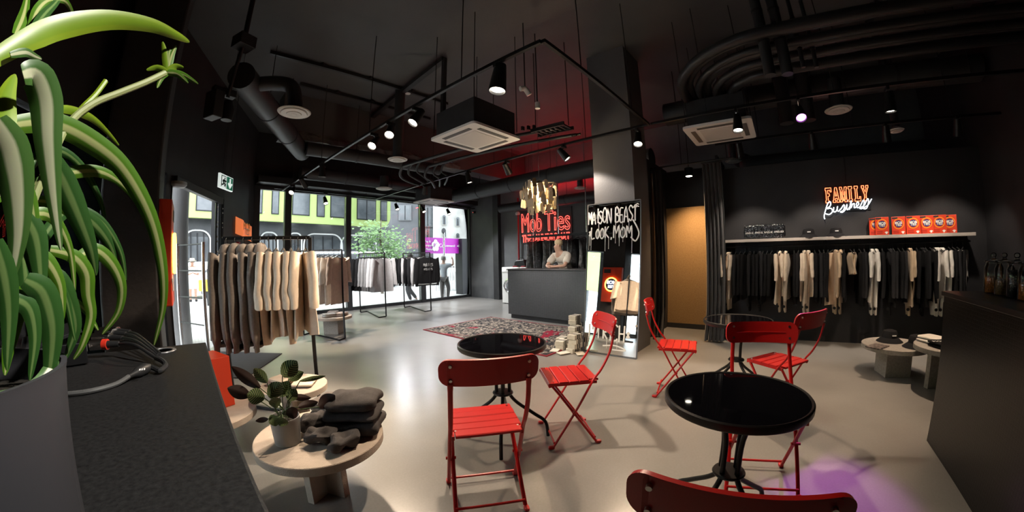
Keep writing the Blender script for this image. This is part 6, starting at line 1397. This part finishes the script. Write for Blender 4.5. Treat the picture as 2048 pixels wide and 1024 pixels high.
q = onZ(387, 603, GZ); figure('man in straw hat and white shorts looking at a phone outside the door', (q.x, q.y, GZ), PI + R(2), 1.68, (((-.14, .03, .63), (-.06, .13, .66), (-.03, .15, .675)), ((.14, .03, .63), (.06, .13, .66), (.03, .15, .675))), std, WTEE, WTEE, SKIN_T, HAIRG, True, mat('straw_hat', (.6, .5, .33), .8), BLKM)
q = onZ(826, 606, GZ); figure('passer-by walking behind the varsity jackets outside', (q.x + .1, q.y + .3, GZ), R(60), 1.72, (((-.14, -.04, .63), (-.14, -.02, .5), (-.14, -.01, .465)), ((.14, .05, .63), (.13, .12, .52), (.13, .14, .49))), (((-.06, .07, .28), (-.06, .0, .05)), ((.06, .03, .28), (.06, -.12, .07))), WTEE, DTR, SKIN, HAIRD)
# --- man leaning on the till
base = onX(1131, 500, 6.98); hd = onX(1116, 491, 6.72)
mn = thing('person', 'man in cream tee leaning on the till counter with folded hands', 'person', (0, 0, 0)); N = {}; E = []
by = base.y; hz = hd.z; cy_ = hd.y
def n(k, p, r): N[k] = (Vector(p), r)
n('pelvis', (7.02, by, .98), (.15, .11)); n('waist', (6.98, by, 1.14), (.14, .105)); n('chest', (6.88, by, 1.33), (.16, .11)); n('collar', (6.79, (by + cy_) / 2, 1.46), (.09, .08)); n('neck', (6.75, cy_, 1.52), .055); n('jaw', (6.71, cy_ + .01, 1.575), (.062, .07)); n('head', (6.72, cy_, hz + .03), (.078, .085)); n('crown', (6.73, cy_, hz + .10), .045)
n('nose', (6.645, cy_ + .06, hz - .015), .013)
E += [('pelvis', 'waist'), ('waist', 'chest'), ('chest', 'collar'), ('collar', 'neck'), ('neck', 'jaw'), ('jaw', 'head'), ('head', 'crown'), ('jaw', 'nose')]
for i, s in enumerate((1, -1)):
    n('hip%d' % i, (7.04, by + s * .09, .92), .10); n('knee%d' % i, (6.98, by + s * .1, .5), .065); n('ankle%d' % i, (7.02, by + s * .1, .09), .04); n('toe%d' % i, (6.9, by + s * .11, .04), .035)
    E += [('pelvis', 'hip%d' % i), ('hip%d' % i, 'knee%d' % i), ('knee%d' % i, 'ankle%d' % i), ('ankle%d' % i, 'toe%d' % i)]
    hy = onX(1101, 532, 6.40).y
    n('sh%d' % i, (6.82, by + s * .19, 1.42), .065); n('el%d' % i, (6.56, by + s * .24, 1.19), .046); n('wr%d' % i, (6.42, hy + s * .06 - (0.02 if i else 0), 1.18), .03); n('hand%d' % i, (6.38, hy + s * .028, 1.185), (.036, .024))
    E += [('collar', 'sh%d' % i), ('sh%d' % i, 'el%d' % i), ('el%d' % i, 'wr%d' % i), ('wr%d' % i, 'hand%d' % i)]
    for f in range(5):
        b_ = Vector((6.355 + .0, hy + s * .015, 1.16 + .013 * f)); t = Vector((6.335 - .004 * f, hy - s * .03, 1.155 + .013 * f)); n('k%d%d' % (i, f), b_, .0095); n('f%d%d' % (i, f), t, .0085); E += [('hand%d' % i, 'k%d%d' % (i, f)), ('k%d%d' % (i, f), 'f%d%d' % (i, f))]
skin('body', N, E, SKIN, mn)
sub = lambda ks: {k: N[k] for k in ks}; ed = lambda ks: [(a, b_) for a, b_ in E if a in ks and b_ in ks]
tk = ['waist', 'chest', 'collar', 'sh0', 'sh1', 'el0', 'el1', 'pelvis']; T = sub(tk)
for i in (0, 1): T['el%d' % i] = (N['sh%d' % i][0].lerp(N['el%d' % i][0], .8), .07)
skin('shirt', T, ed(tk), cloth('ecru_tee', (.6, .55, .48)), mn, 2, .028)
lk = ['pelvis', 'hip0', 'hip1', 'knee0', 'knee1', 'ankle0', 'ankle1']; skin('trousers', sub(lk), ed(lk), DTR, mn, 2, .02)
hc = N['head'][0]; fd = Vector((-.75, .62, 0)).normalized(); sd_ = Vector((fd.y, -fd.x, 0))
MB().soft(hc - fd * .018 + Vector((0, 0, .035)), (.185, .185, .16), .85, .85, 24, 14, .006, 22, 3).build('hair', HAIRB, mn)
for s in (-1, 1): MB().soft(hc + fd * .078 + sd_ * s * .03 + Vector((0, 0, -.012)), (.02, .02, .013), .9, .9, 10, 6).build('eye', BLK, mn); MB().soft(hc + sd_ * s * .08 + Vector((0, 0, -.02)), (.03, .03, .055), .9, .9, 10, 6).build('ear', SKIN, mn)
MB().soft(hc + fd * .075 + Vector((0, 0, -.07)), (.03, .03, .012), .9, .9, 10, 6).build('mouth', MATS['lips'], mn)
lg = MB(); strokes('MOB', .02, .03, .004, (6.735, by - .03, 1.36), (0, -1, 0), (.3, 0, 1), .0035, lg, .05, 1); lg.build('chest_print', BLK, mn)
